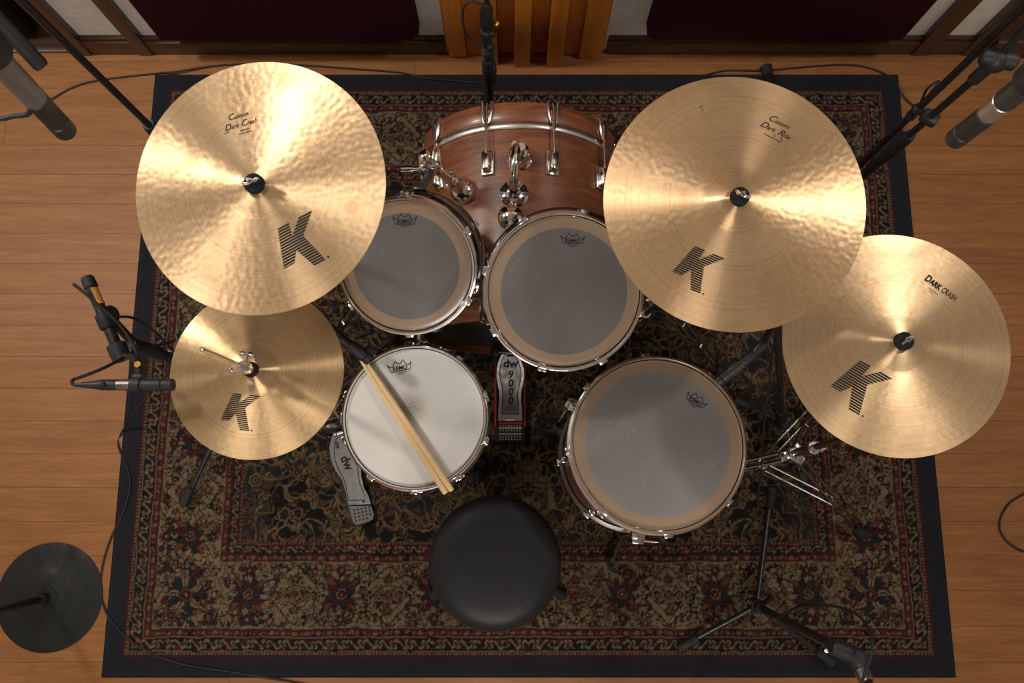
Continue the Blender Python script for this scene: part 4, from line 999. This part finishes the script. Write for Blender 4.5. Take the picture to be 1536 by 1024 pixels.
# bass drum pedal
base = P(765, 662, RZ); root = empty('bass_drum_pedal', base, 'silver bass drum pedal lettered dw 9000 between snare and floor tom', 'pedal'); bp = root
zp = lambda py: .036 + (633 - py) * .00075
m = MB(); m.slab(plate_pts([(741, 520), (789, 520), (787, 662), (743, 662)], lambda y: RZ + .010), .009); m.build('base_plate', BLACKM, bp)
for x0, x1 in ((741.5, 744.5), (785.5, 788.5)):
    m = MB(); m.slab(plate_pts([(x0, 535), (x1, 535), (x1, 640), (x0, 640)], lambda y: RZ + .020), .009); m.build('side_rail', REDP, bp)
pf = [(758, 525), (751, 534), (747, 544), (745, 556), (745, 566), (747, 578), (749, 590), (748.5, 603), (747.5, 615), (747, 631), (783, 631), (783, 615), (781.5, 603), (781.5, 590), (784, 578), (786, 566), (786, 554), (781, 539), (775, 530), (768, 525)]
m = MB(); m.slab(plate_pts(pf, zp), .006); fb = m.build('footboard', PEDAL, bp)
inn = [(757, 531), (752.5, 541), (749.5, 554), (750, 566), (752.5, 578), (754, 590), (753.5, 603), (752.5, 621), (778, 621), (777, 603), (776.5, 590), (779, 578), (781.5, 566), (781.5, 554), (777, 541), (772, 532)]
vs = [P(x, y, zp(y) + .0006) for x, y in inn]; MB().add(vs, [tuple(range(len(vs)))]).build('centre_panel', PEDALD, fb, flat=True)
a = Art(); a.add(ribbon2d([(x, -y) for x, y in inn], 1.3, True)); MB().add([P(x, -y, zp(-y) + .0012) for x, y in a.v], a.f).build('border_line', INK, fb, flat=True, norm=False)
a = Art(); a.add(text2d('dw', 17, 0, .55, 1.1), dx=0, dy=0)
for k, ch in enumerate('9000'): a.add(text2d(ch, 15.5, .1, .45, .98), dx=0, dy=-17 - 13.2 * k)
a.add(ribbon2d([(-7, -66), (7, -66)], .9)); a.add(ribbon2d([(-9, -70), (9, -70)], 1.2)); a.add(ribbon2d([(-1, -62), (1, -62)], 1.5))
arttop(a, 766, 545.5, .98, 0, zp, .0016).build('lettering', INK, fb, flat=True, norm=False)
m = MB(); m.slab(plate_pts([(757, 631), (760, 626.5), (770, 626.5), (773, 631)], lambda y: .0395), .004); m.build('toe_clip', CHROME, fb)
m = MB(); m.slab(plate_pts([(747, 633), (784, 633), (784, 661), (747, 661)], lambda y: .033), .023); hpz = m.build('heel_plate', BLACKM, bp)
m = MB(); m.slab(plate_pts([(748, 633.3), (783.5, 633.3), (783.5, 636), (748, 636)], lambda y: .0345), .003); m.build('red_strip', REDP, hpz)
m = MB(); m.slab(plate_pts([(748, 641), (783, 641), (783, 642.5), (748, 642.5)], lambda y: .0345), .003); m.build('chrome_strip', CHROME, hpz)
m = MB(); m.slab(plate_pts([(748, 650), (783, 650), (783, 651.2), (748, 651.2)], lambda y: .0345), .003); m.build('chrome_strip', CHROME, hpz)
for j, y in enumerate((638.8, 645.5, 654.5, 658.5)):
    for i in range(8):
        c = P(750.5 + i * 4.2, y, .033); m = MB(); m.cyl(c, c + V((0, 0, .0025)), .0028, .0018, n=6); m.build('grip_stud', STEEL, hpz)
for px in (744, 787):
    c = P(px, 512, RZ); c.y = YB - .018; m = MB(); m.cyl(c, c + V((0, 0, .165)), .010, .009, n=14); m.box(Mx.Translation(c + V((0, 0, .02))), .03, .03, .03, .004); m.box(Mx.Translation(c + V((0, 0, .165))), .024, .026, .026, .006); m.build('post', BLACKM, bp)
ca, cb2 = P(744, 512, 0), P(787, 512, 0); ca.y = cb2.y = YB - .018; ca.z = cb2.z = RZ + .165
m = MB(); m.cyl(ca, cb2, .008, n=12); m.cyl(ca.lerp(cb2, .38), ca.lerp(cb2, .62), .015, n=20); m.build('cam_axle', BLACKM, bp)
mid = ca.lerp(cb2, .5); m = MB(); be = V((mid.x, mid.y - .004, mid.z + .175)); m.cyl(mid, be, .004, n=10); be2 = be; bs = m.build('beater_shaft', CHROME, bp)
m = MB(); m.cyl(be + V((0, -.018, .004)), be + V((0, .022, -.008)), .026, n=22, ch=.004); m.build('beater', FELT, bs)
m = MB(); m.box(Mx.Translation((mid.x, YB + .0, RZ + .030)), .06, .04, .030, .006); m.build('hoop_clamp', BLACKM, bp)

# snare stand
sb = V((SN.x, SN.y, 0)); root = empty('snare_stand', (SN.x, SN.y, RZ), 'chrome tripod basket stand under the white snare drum', 'drum stand'); ss = root
m = MB(); m.cyl(sb + V((0, 0, .06)), sb + V((0, 0, .385)), .0125, n=16); m.cyl(sb + V((0, 0, .20)), sb + V((0, 0, .235)), .0185, n=16); m.ball(sb + V((0, 0, .385)), .022, 14); m.build('centre_post', CHROME, ss)
for az in (30, 150, 270):
    d = V((math.cos(rad(az)), math.sin(rad(az)), 0)); zz = SN.z - .163
    m = MB(); m.tube([sb + V((0, 0, .385)), sb + d * .10 + V((0, 0, zz - .02)), sb + d * .175 + V((0, 0, zz - .004)), sb + d * .197 + V((0, 0, zz + .002)), sb + d * .2 + V((0, 0, zz + .03))], .005, 8); am = m.build('basket_arm', CHROME, ss)
    m = MB(); m.cyl(sb + d * .185 + V((0, 0, zz - .003)), sb + d * .2025 + V((0, 0, zz + .036)), .0075, n=10); m.build('rubber_grip', RUBBER, am)
for az in (-48, 72, 192):
    d = V((math.cos(rad(az)), math.sin(rad(az)), 0)); leg_pair(ss, sb + d * .02 + V((0, 0, .22)), sb + d * .016 + V((0, 0, .075)), V((SN.x, SN.y, RZ)) + d * .20, w=.009)

# ------------------------------------------------------------------ microphones
def mic(label, tip, back, r, bands, group=None, grille=True):
    """stick microphone from tip towards back; bands: (t0, t1, part, material)"""
    tip, back = V(tip), V(back); Ln = (back - tip).length; M = frame(tip, back - tip)
    root = empty('microphone', M, label, 'microphone', group)
    for (z0, z1, nm, mt, k) in bands:
        z0, z1 = z0 * Ln, z1 * Ln; m = MB(); e = min(.0015, r * .15)
        m.lathe([(1e-5, z0), (r * k - e, z0), (r * k, z0 + e), (r * k, z1 - e), (r * k - e, z1), (1e-5, z1)], 28)
        m.build(nm, mt, root, local=True)
    return root, M, Ln
def xlr(root, M, z, r, cablemat=RUBBER):
    m = MB(); m.lathe([(1e-5, z), (r * .88, z), (r * .9, z + .002), (r * .9, z + .030), (r * .8, z + .034), (r * .5, z + .060), (r * .42, z + .07), (1e-5, z + .07)], 20)
    return m.build('plug', BLACKS, root, local=True)
def tripod(root, hub, feet, zb=RZ, r=.0085, foot=(.012, .017), mat=BLACKM, fl=.055):
    hub = V(hub)
    m = MB(); m.cyl(hub + V((0, 0, -.03)), hub + V((0, 0, .03)), .021, n=20, ch=.004); m.build('hub', BLACKS, root)
    for f in feet:
        f = V((f[0], f[1], f[2] if len(f) > 2 else zb)); d = f - hub; d.z = 0; d.normalize()
        m = MB(); m.cyl(hub + d * .018, f + V((0, 0, .013)) - d * .012, r, n=12); l = m.build('leg', mat, root)
        dd = ((f + V((0, 0, .013))) - (hub + d * .018)).normalized(); m = MB(); e = f + V((0, 0, .0165)); m.tube([e - dd * fl, e - dd * (fl - .004), e - dd * .004, e], [foot[0] * .95, foot[0], foot[1], foot[1] * .8], 16); m.build('rubber_foot', RUBBER, l)
def clutch(root, a, b, r0, r1, mat=BLACKS):
    m = MB(); a, b = V(a), V(b); d = b - a; m.tube([a, a, a + d * .12, a + d * .45, b - d * .1, b], [r0 * .8, r0, r1, r1, r0, r0 * .85], 20); return m.build('clutch', mat, root)

SC = 'slim black and silver overhead microphone'
tl, tr = PD(98, 196, .75), PD(1433, 209, .85)
mic_l, M_ml, L_ml = mic('slim silver and black overhead microphone hanging in the top left corner', tl, PD(-40, 52, .565), .0106,
    [(0, .13, 'capsule', BLACKS, 1.0), (.135, .40, 'capsule_body', BLACKS, .97), (.405, .85, 'silver_body', simple('satin_nickel', (.27, .27, .275), .40, .85), .99), (.85, 1, 'connector', BLACKS, .9)])
mic_r, M_mr, L_mr = mic('slim black overhead microphone with silver ring hanging at the top right edge', tr, PD(1572, 102, .66), .0112,
    [(0, .13, 'capsule', BLACKS, 1.0), (.135, .42, 'capsule_body', BLACKS, .98), (.425, .60, 'silver_ring', simple('warm_nickel', (.52, .46, .40), .35, .9), .98), (.60, 1, 'preamp_body', simple('dark_grey_metal', (.07, .07, .072), .35, .6), 1.0)])

# left overhead stand: pole under the crash, boom tail with rubber end in the corner
lb = P(400, 360, RZ); root = empty('microphone_stand', lb, 'tall black microphone stand rising from beneath the left crash cymbal', 'microphone stand'); sL = root
tripod(sL, (lb.x, lb.y, .10), [(lb.x + .25 * math.cos(rad(a)), lb.y + .25 * math.sin(rad(a)), RZ) for a in (100, 235, 325)])
zc0, zc1 = .80, .90
m = MB(); m.cyl((lb.x, lb.y, .07), (lb.x, lb.y, .82), .011, n=18); m.build('lower_tube', BLACKM, sL)
clutch(sL, (lb.x, lb.y, .775), (lb.x, lb.y, .885), .0155, .0175)
m = MB(); m.cyl((lb.x, lb.y, .86), (lb.x, lb.y, 1.985), .0078, n=16); m.build('upper_tube', BLACKM, sL)
tail = PD(64, 101, .92); piv = V((lb.x, lb.y, 1.985))
m = MB(); m.ball(piv, .024, 18); m.cyl(piv + V((0, -.03, 0)), piv + V((0, .03, 0)), .016, n=16, ch=.003); m.build('boom_joint', BLACKS, sL)
dirb = (piv - tail).normalized(); m = MB(); m.cyl(tail + dirb * .02, piv + dirb * .30, .0070, n=14); bo = m.build('boom_arm', BLACKM, sL)
m = MB(); m.tube([tail, tail + dirb * .004, tail + dirb * .17, tail + dirb * .175], [.0075, .0095, .0090, .0078], 16); m.build('rubber_end', RUBBER, bo)

# round-base stand whose boom carries the left overhead microphone
rb_ = P(75, 895, 0); root = empty('microphone_stand', (rb_.x, rb_.y, 0), 'black microphone stand with heavy round base on bare floor at lower left', 'microphone stand'); sB = root
m = MB(); m.lathe([(1e-5, .030), (.022, .030), (.024, .028), (.034, .0275), (.037, .0245), (.048, .024), (.051, .0215), (.062, .021), (.065, .0185), (.072, .018), (.075, .0155), (.12, .0105), (.160, .0065), (.168, .004), (.168, 0), (1e-5, 0)], 80, M=Mx.Translation((rb_.x, rb_.y, 0))); m.build('round_base', simple('cast_iron_black', (.010, .0105, .011), .58, 0, .3, nz=(25, .22)), sB)
m = MB(); m.lathe([(.011, .028), (.0185, .028), (.0185, .05), (.0145, .056), (.011, .056)], 24, M=Mx.Translation((rb_.x, rb_.y, 0)), closed=True); m.build('collar', BLACKM, sB)
mtop = M_ml @ V((0, 0, L_ml * .93)); zB = 2.16
m = MB(); m.cyl((rb_.x, rb_.y, .03), (rb_.x, rb_.y, 1.15), .0115, n=16); m.cyl((rb_.x, rb_.y, 1.10), (rb_.x, rb_.y, zB), .0085, n=16); m.build('pole', BLACKM, sB)
clutch(sB, (rb_.x, rb_.y, 1.06), (rb_.x, rb_.y, 1.18), .016, .018)
pB = V((rb_.x, rb_.y, zB)); m = MB(); m.ball(pB, .024, 16); m.build('boom_joint', BLACKS, sB)
m = MB(); m.cyl(pB - (mtop - pB).normalized() * .2, mtop + V((-.03, 0, .0)), .0078, n=14); m.build('boom_arm', BLACKM, sB)
m = MB(); m.lathe([(.0116, L_ml * .86), (.0165, L_ml * .86), (.0165, L_ml * .99), (.0116, L_ml * .99)], 22, M=M_ml, closed=True); m.cyl(mtop + V((-.035, 0, 0)), mtop + V((-.012, 0, 0)), .007, n=10); m.build('clip', BLACKS, sB)

# right overhead stand: pole, clamp, boom tube alongside, knuckle
rb2 = P(1200, 345, RZ); root = empty('microphone_stand', rb2, 'tall black microphone stand with double tubes behind the ride cymbal at right', 'microphone stand'); sR = root
bf = P(1146, 104, 0)
tripod(sR, (rb2.x, rb2.y, .16), [(bf.x, bf.y, 0), (rb2.x + .40 * math.cos(rad(205)), rb2.y + .40 * math.sin(rad(205)), RZ), (rb2.x + .40 * math.cos(rad(318)), rb2.y + .40 * math.sin(rad(318)), RZ)], foot=(.016, .022), fl=.04)
def rp(z): return V((rb2.x, rb2.y, z))
m = MB(); m.cyl(rp(.12), rp(.72), .0125, n=16); m.build('lower_tube', BLACKM, sR)
clutch(sR, rp(.62), rp(.755), .0165, .0185)
m = MB(); m.cyl(rp(.72), rp(1.10), .0085, n=16); m.build('upper_tube', BLACKM, sR)
m = MB(); k = rp(1.10); m.ball(k, .026, 18); m.cyl(k + V((-.03, .01, .0)), k + V((.035, -.01, .01)), .019, n=18, ch=.004); m.cyl(rp(1.02), rp(1.08), .014, n=16, ch=.003); m.build('knuckle', BLACKS, sR)
A0 = P(1285, 252, .50); A1 = P(1446, 97, .98); dA = (A1 - A0); 
A2 = A0 + dA * 2.25
m = MB(); m.cyl(A0, A2, .0088, n=14); m.build('side_tube', BLACKM, sR)
m = MB(); c = rp(.845); s_ = A0 + dA * ((.80 - A0.z) / dA.z); m.box(Mx.Translation(c) @ Mx.Rotation(rad(-35), 4, 'Z'), .04, .032, .022, .005); m.cyl(c, s_, .009, n=12); m.ball(s_, .015, 12); m.build('cross_clamp', BLACKS, sR)
rt = M_mr @ V((0, 0, L_mr * .93)); m = MB(); m.cyl(A2, rt + V((.03, .02, .01)), .0078, n=12); m.cyl(k, A2.lerp(k, .3), .0078, n=12); m.ball(A2, .02, 14); m.build('boom_arm', BLACKM, sR)
m = MB(); m.lathe([(.0116, L_mr * .86), (.0165, L_mr * .86), (.0165, L_mr * .99), (.0116, L_mr * .99)], 22, M=M_mr, closed=True); m.cyl(rt + V((.034, .022, .01)), rt + V((.010, .006, 0)), .007, n=10); m.build('clip', BLACKS, sR)
m = MB(); c = A0 + dA * .57
m.lathe([(.0088, -.006), (.0125, -.005), (.0125, .005), (.0088, .006)], 18, M=frame(c, dA), closed=True); m.box(Mx.Translation(c + V((.012, .004, .004))), .028, .006, .006, .002); m.tube([c + V((.02, 0, 0)), c + V((.05, .012, .01))], .002, 6); m.build('cable_tie', RUBBER, sR)

# centre stand behind the bass drum
cs = V((-.070, 1.185, RZ)); root = empty('microphone_stand', cs, 'short black microphone stand between the bass drum and the wall diffuser', 'microphone stand'); sC = root
m = MB(); m.lathe([(1e-5, .034), (.02, .034), (.03, .026), (.10, .016), (.115, .010), (.115, .0), (1e-5, .0)], 48, M=Mx.Translation(cs)); m.build('round_base', BLACKS, sC)
def cz(z, dx=0, dy=0): return V((cs.x + dx, cs.y + dy, z))
m = MB(); m.cyl(cz(.03), cz(.46), .0125, n=18); m.build('lower_tube', BLACKM, sC)
clutch(sC, cz(.395), cz(.525), .0170, .0185)
m = MB(); m.cyl(cz(.50), cz(.66), .0095, n=16); m.build('upper_tube', BLACKM, sC)
m = MB(); m.box(Mx.Translation(cz(.585, .004, -.006)), .036, .034, .008, .003); m.cyl(cz(.565, .008, -.014), cz(.63, .010, -.016), .010, n=14, ch=.002); m.build('cable_clip', BLACKS, sC)
m = MB(); j = cz(.665); m.ball(j, .019, 16); m.cyl(j + V((-.012, 0, .0)), j + V((.026, 0, .0)), .014, n=16, ch=.003); m.cyl(cz(.62), cz(.66), .0145, n=14, ch=.003); kn = m.build('knuckle', BLACKS, sC)
m = MB(); m.cyl(j + V((.022, -.006, .012)), j + V((.030, -.008, .05)), .006, n=10); m.ball(j + V((.030, -.008, .05)), .009, 12); m.build('brass_bolt', GOLDM, kn)
m = MB(); m.tube([cz(.68), cz(.70, .002), cz(.765, .004), cz(.79, .005)], [.012, .0175, .0175, .010], 18); m.build('upper_clutch', BLACKS, sC)
m = MB(); m.cyl(cz(.77, .0045), cz(1.15, .035, .02), .0062, n=12); m.build('boom_tube', BLACKM, sC)

# low stand at the lower right, its boom leaving the picture
lh = P(1134, 908, .10); root = empty('microphone_stand', (lh.x, lh.y, RZ), 'black tripod microphone stand on the rug at the lower right', 'microphone stand'); sD = root
tripod(sD, (lh.x, lh.y, .10), [tuple(P(1016, 971, RZ)), tuple(P(1246, 992, RZ)), tuple(P(1156, 730, RZ))], fl=.07, foot=(.0125, .0165))
def dz(z): return V((lh.x, lh.y, z))
m = MB(); m.cyl(dz(.07), dz(.70), .0115, n=18); m.build('pole', BLACKM, sD)
m = MB(); m.cyl(dz(.08), dz(.16), .0165, n=18, ch=.003); m.cyl(dz(.11), dz(.11) + V((-.032, .018, 0)), .009, n=12); m.cyl(dz(.11) + V((.012, .012, .02)), dz(.11) + V((.035, .03, .05)), .008, n=12); m.build('height_collar', BLACKS, sD)
j = dz(.735); m = MB(); m.cyl(dz(.665), dz(.745), .0185, n=20, ch=.004); m.cyl(j + V((-.03, .012, 0)), j + V((.038, -.014, 0)), .0195, n=20, ch=.004); m.ball(j + V((.03, -.02, 0)), .022, 16); m.build('boom_joint', BLACKS, sD)
m = MB(); c = dz(.69) + V((-.022, -.004, 0)); m.cyl(c, c + V((-.006, -.002, .012)), .005, n=10); m.build('lock_pin', CHROME, sD)
be = P(1318, 1060, .80); b0 = j + V((.03, -.03, 0)); m = MB(); m.cyl(b0, be, .0115, n=16); m.build('boom_arm', BLACKM, sD)
m = MB(); dd = (be - b0).normalized(); m.cyl(b0 + dd * .01, b0 + dd * .04, .0165, n=16, ch=.003); m.cyl(b0 + dd * .052, b0 + dd * .06, .0122, n=16); m.build('boom_collar', DKRING, sD)

# hi-hat microphone with its stand
hb_ = P(385, 582, 0); fA = P(278, 756, RZ)
root = empty('microphone_stand', (hb_.x, hb_.y, RZ), 'black boom microphone stand left of the hi-hats with amber label', 'microphone stand'); sH = root
tripod(sH, (hb_.x, hb_.y, .14), [tuple(fA), (hb_.x + .36, hb_.y + .015, RZ), (hb_.x - .16, hb_.y + .30, RZ)], fl=.06)
def hz2(z): return V((hb_.x, hb_.y, z))
m = MB(); m.cyl(hz2(.11), hz2(.70), .0125, n=18); m.build('lower_tube', BLACKM, sH)
clutch(sH, hz2(.70), hz2(.86), .0135, .0158)
m = MB(); wq = P(254, 527, .60); m.cyl(hz2(.62), wq, .004, n=8); m.ball(wq, .007, 12, sq=(1.5, .8, .8)); m.build('wing_bolt', CHROME, sH)
piv = P(163, 474, .915); m = MB(); m.cyl(hz2(.84), piv, .010, n=14); m.ball(piv, .022, 16); m.cyl(piv + V((-.012, -.004, 0)), piv + V((.016, .006, .012)), .018, n=16, ch=.003); m.build('boom_joint', BLACKS, sH)
q0, q1 = P(130, 415, .95), P(184, 540, .93); dq = (q1 - q0)
m = MB(); m.cyl(q0 + dq * .1, q1 - dq * .1, .0118, n=16); m.build('boom_arm', BLACKM, sH)
m = MB(); m.tube([q0, q0 + dq * .02, q0 + dq * .13, q0 + dq * .14], [.011, .0135, .0145, .012], 16); m.build('end_cap', RUBBER, sH)
m = MB(); s0 = q0 + dq * .15; m.lathe([(.0119, 0), (.0123, 0), (.0123, .038), (.0119, .038)], 20, M=frame(s0, dq), closed=True, a0=rad(-70), a1=rad(70)); m.build('amber_label', SIGNPAINT, sH)
m = MB(); m.tube([q0 + dq * .44, q0 + dq * .46, q0 + dq * .60, q0 + dq * .62], [.0135, .0175, .0175, .0145], 18); m.build('clutch', BLACKS, sH)
m = MB(); m.tube([q0 + dq * .80, q0 + dq * .82, q0 + dq * .99, q1], [.0150, .0205, .0195, .016], 18); m.build('clutch', BLACKS, sH)
hz_ = 1.075; tipH, bkH = P(260.5, 577, hz_), P(176, 577, hz_)
cpt = P(203, 577, hz_); m = MB(); g0 = q1 + V((.02, .01, 0)); m.tube(spline([q1 - dq * .05, P(200, 536, .97), P(208, 552, 1.02), cpt + V((.0, .012, -.008))], 5), .0075, 12); m.build('gooseneck', BLACKM, sH)
m = MB(); gb = P(209, 547, 1.03); m.cyl(gb + V((0, 0, -.004)), gb + V((0, 0, .009)), .0068, n=6); m.build('brass_bolt', GOLDM, sH)
dH = (bkH - tipH).normalized(); Ln = (bkH - tipH).length
m = MB(); m.lathe([(.0122, -.009), (.0150, -.009), (.0150, .009), (.0122, .009)], 22, M=frame(tipH + dH * Ln * .66, dH), closed=True); m.box(Mx.Translation(tipH + dH * Ln * .66 + V((0, .014, -.006))), .02, .014, .016, .003); m.build('clip', BLACKS, sH)
mh, M_mh, L_mh = mic('small black pencil microphone pointing at the hi-hat edge', tipH, bkH, .0120, [(0, .20, 'capsule', BLACKS, 1.0), (.205, .71, 'body', BLACKS, .98), (.715, 1.0, 'silver_ring', DKRING, .93)])
xlr(mh, M_mh, L_mh, .0120)
m = MB(); m.ball(M_mh @ V((0, -.0125, L_mh + .022)), .0055, 10); m.build('release_tab', BLACKS, mh, local=False)

# snare microphone on a short stand hidden under the hats
st, sk_ = P(556, 541, .665), P(488, 490, .70)
ms, M_ms, L_ms = mic('black microphone reaching from under the hi-hats to the snare rim', st, sk_, .0155, [(0, .12, 'grille', BLACKS, .92), (.12, .45, 'head_collar', BLACKS, 1.0), (.45, 1.0, 'body', BLACKM, .82)])
xlr(ms, M_ms, L_ms, .012)
nb_ = P(452, 576, RZ); root = empty('microphone_stand', nb_, 'low black round-base stand hidden under the hi-hats holding the snare microphone', 'microphone stand')
m = MB(); m.lathe([(1e-5, .024), (.02, .024), (.03, .018), (.075, .010), (.08, .004), (.08, 0), (1e-5, 0)], 40, M=Mx.Translation(nb_)); m.build('round_base', BLACKS, root)
m = MB(); m.cyl(nb_ + V((0, 0, .02)), V((nb_.x, nb_.y, .66)), .0095, n=14); m.build('pole', BLACKM, root)
cm = M_ms @ V((0, 0, L_ms * .8)); m = MB(); m.cyl((nb_.x, nb_.y, .655), cm + V((-.01, -.005, -.018)), .0075, n=12); m.lathe([(.0130, -.014), (.0165, -.014), (.0165, .014), (.0130, .014)], 20, M=frame(cm, st - sk_), closed=True); m.build('boom_arm', BLACKM, root)

# floor tom microphone and stand
ft, fk = P(1077, 573, .80), P(1113, 545, .835)
mf, M_mf, L_mf = mic('black microphone pointing down at the floor tom rim from the right', ft, fk, .0150, [(0, .22, 'grille', BLACKS, .96), (.22, .95, 'body', BLACKS, 1.0), (.95, 1.0, 'ring', DKRING, .9)])
xlr(mf, M_mf, L_mf, .0135)
fh = P(1174, 634, .06); root = empty('microphone_stand', (fh.x, fh.y, RZ), 'slim black microphone stand between the floor tom and the far right crash', 'microphone stand')
tripod(root, (fh.x, fh.y, .07), [tuple(P(1275, 613, RZ)), tuple(P(1100, 600, RZ)), tuple(P(1205, 728, RZ))], r=.007, fl=.05)
ptop = P(1166, 478, .80); pl_ = V((fh.x, fh.y, .05))
m = MB(); m.cyl(pl_, ptop, .0088, n=14); m.build('pole', BLACKM, root)
dp = (ptop - pl_); clutch(root, pl_ + dp * .02, pl_ + dp * .15, .0165, .0185)
cm = M_mf @ V((0, 0, L_mf + .045)); m = MB(); m.tube(spline([ptop, P(1150, 505, .86), P(1132, 528, .855), cm], 5), .0085, 12); m.ball(ptop, .018, 12); m.build('boom_arm', BLACKM, root)
m = MB(); cc = M_mf @ V((0, 0, L_mf * .78)); m.lathe([(.0152, -.012), (.0185, -.012), (.0185, .012), (.0152, .012)], 20, M=frame(cc, fk - ft), closed=True); m.build('clip', BLACKS, root)

# ------------------------------------------------------------------ cables
F0 = lambda x, y, z=.0035: P(x, y, z)
R0 = lambda x, y, z=RZ + .0035: P(x, y, z)
cable([F0(-20, 181), F0(40, 172), F0(75, 150), F0(130, 124), F0(236, 110), R0(262, 108), F0(330, 98), F0(420, 96), F0(540, 104), F0(600, 109), R0(640, 117), R0(700, 123), R0(726, 127), V((cs.x - .02, cs.y + .09, RZ + .03))], 'long thin black cable running along the rug edge behind the left crash')
cable([F0(1060, 112), F0(1090, 106), F0(1146, 106), F0(1200, 101), F0(1270, 97), F0(1310, 104), R0(1340, 119), R0(1352, 140), F0(1368, 157), F0(1392, 168)], 'thin black cable from the top right floor to the double-tube stand')
cable([V((hb_.x + .016, hb_.y - .004, .70)), V((hb_.x - .02, hb_.y - .035, .62)), P(226, 588, .52), P(212, 606, .30), P(196, 628, .08), F0(181, 652), F0(178, 670), R0(190, 700), R0(195, 725), R0(188, 760), F0(165, 810), F0(152, 858), F0(153, 900), R0(170, 935), R0(210, 970), R0(270, 995), R0(350, 1008), F0(420, 1019), F0(480, 1030)], 'black cable curling down the left rug edge past the round base')
cable([F0(1560, 733), F0(1536, 741), F0(1512, 757), F0(1499, 785), F0(1507, 808), F0(1530, 825), F0(1560, 832)], 'loop of black cable on bare floor at the right edge')
e0 = M_mh @ V((0, 0, L_mh + .068))
cable([e0, P(128, 577, hz_), P(111, 577, hz_ - .005), P(109, 570, hz_ - .02), P(125, 564, hz_ - .03), P(155, 552, hz_ - .06), P(182, 538, .955), P(196, 530, .92), P(215, 522, .86), P(245, 516, .74), P(262, 510, .6)], 'short black cable looping from the hi-hat microphone to its boom', .0034)
cable([P(110, 426, .985), P(128, 440, .982), P(146, 456, .975), P(165, 472, .965), P(182, 490, .955), P(197, 512, .95), P(206, 532, .955), P(210, 552, .955), P(214, 575, .85), P(224, 588, .56)], 'black cable lying across the left boom arm beside the hi-hats', .0034)
cable([P(172, 476, .955), P(190, 475, .93), P(208, 480, .90), P(228, 494, .86), P(243, 508, .80), P(258, 524, .74), P(275, 540, .6)], 'black cable draped over the boom pole toward the hi-hats', .003)
cable([j + V((-.12, .05, -.10)), P(1196, 910, .28), P(1222, 907, .45), P(1262, 911, .62), P(1292, 927, .72), P(1308, 955, .79), P(1306, 985, .81), P(1296, 1012, .815), P(1288, 1050, .82)], 'black cable arching over the boom joint at the lower right', .0034)
cable([pl_.lerp(ptop, .80) + V((-.012, .004, 0)), pl_.lerp(ptop, .66) + V((-.022, 0, 0)), P(1154, 580, .46), P(1149, 606, .40), P(1145, 650, .30), P(1142, 700, .16), P(1137, 745, .05), R0(1135, 770), R0(1120, 800)], 'thin black cable hanging right of the floor tom', .003)
cable([cz(.80, .0, -.012), cz(.815, -.03, -.01), cz(.79, -.052, -.01), cz(.72, -.058, -.012), cz(.66, -.045, -.014), cz(.635, -.02, -.018), cz(.60, .012, -.03), cz(.55, .022, -.03), cz(.50, .022, -.03), cz(.44, .018, -.028)], 'black cable looped around the short stand behind the bass drum', .003)
cable([PD(-40, 78, .60), PD(-8, 90, .63), PD(16, 101, .65), PD(34, 119, .66), PD(44, 138, .672), PD(47.5, 156, .685), PD(43, 170, .70), PD(34, 173, .705), PD(22, 174, .72), PD(0, 178, .73), PD(-40, 176, .74)], 'black cable wrapped round the top left overhead microphone', .0024)
c1 = A0 + dA * .57
cable([c1 + V((.012, .012, .014)), P(1408, 123, .80), P(1391, 133, .78), P(1383, 150, .72), P(1372, 168, .62), P(1350, 190, .55), P(1322, 222, .45), P(1300, 250, .36)], 'black cable strapped along the double-tube stand at right', .0032)
# ------------------------------------------------------------------ light: ceiling lamps, an added front fill and the room's bounce
sc = bpy.context.scene
def area(name, loc, size, power, colr, aim=None):
    l = bpy.data.lights.new(name, 'AREA'); l.shape = 'DISK'; l.size = size; l.energy = power; l.color = colr
    o = bpy.data.objects.new(name, l); col.objects.link(o); o.location = loc
    if aim is not None: o.rotation_euler = (V(aim) - V(loc)).to_track_quat('-Z', 'Y').to_euler()
    return o
WARM = (1, .935, .85)
area('lamp_or_fill', (-1.2, 1.25, 3.0), .22, 21, WARM, (-1.0, .8, .0))
area('lamp_or_fill', (1.75, 1.0, 3.0), .26, 24, WARM, (1.2, .7, .0))
area('lamp_or_fill', (-2.6, 1.36, 2.75), .34, 50, WARM, (-.9, .3, .3))
area('lamp_or_fill', (-.1, -2.1, 3.1), 1.3, 92, WARM, (0, .5, .3))  # soft front fill added to brighten snare and wall, no real fixture
w = bpy.data.worlds.new('world'); sc.world = w; w.use_nodes = True
w.node_tree.nodes['Background'].inputs[0].default_value = (.9, .8, .7, 1); w.node_tree.nodes['Background'].inputs[1].default_value = .02
vs = sc.view_settings; vs.view_transform = 'Standard'; vs.look = 'None'; vs.exposure = -0.33; vs.gamma = 1.0; vs.use_curve_mapping = False
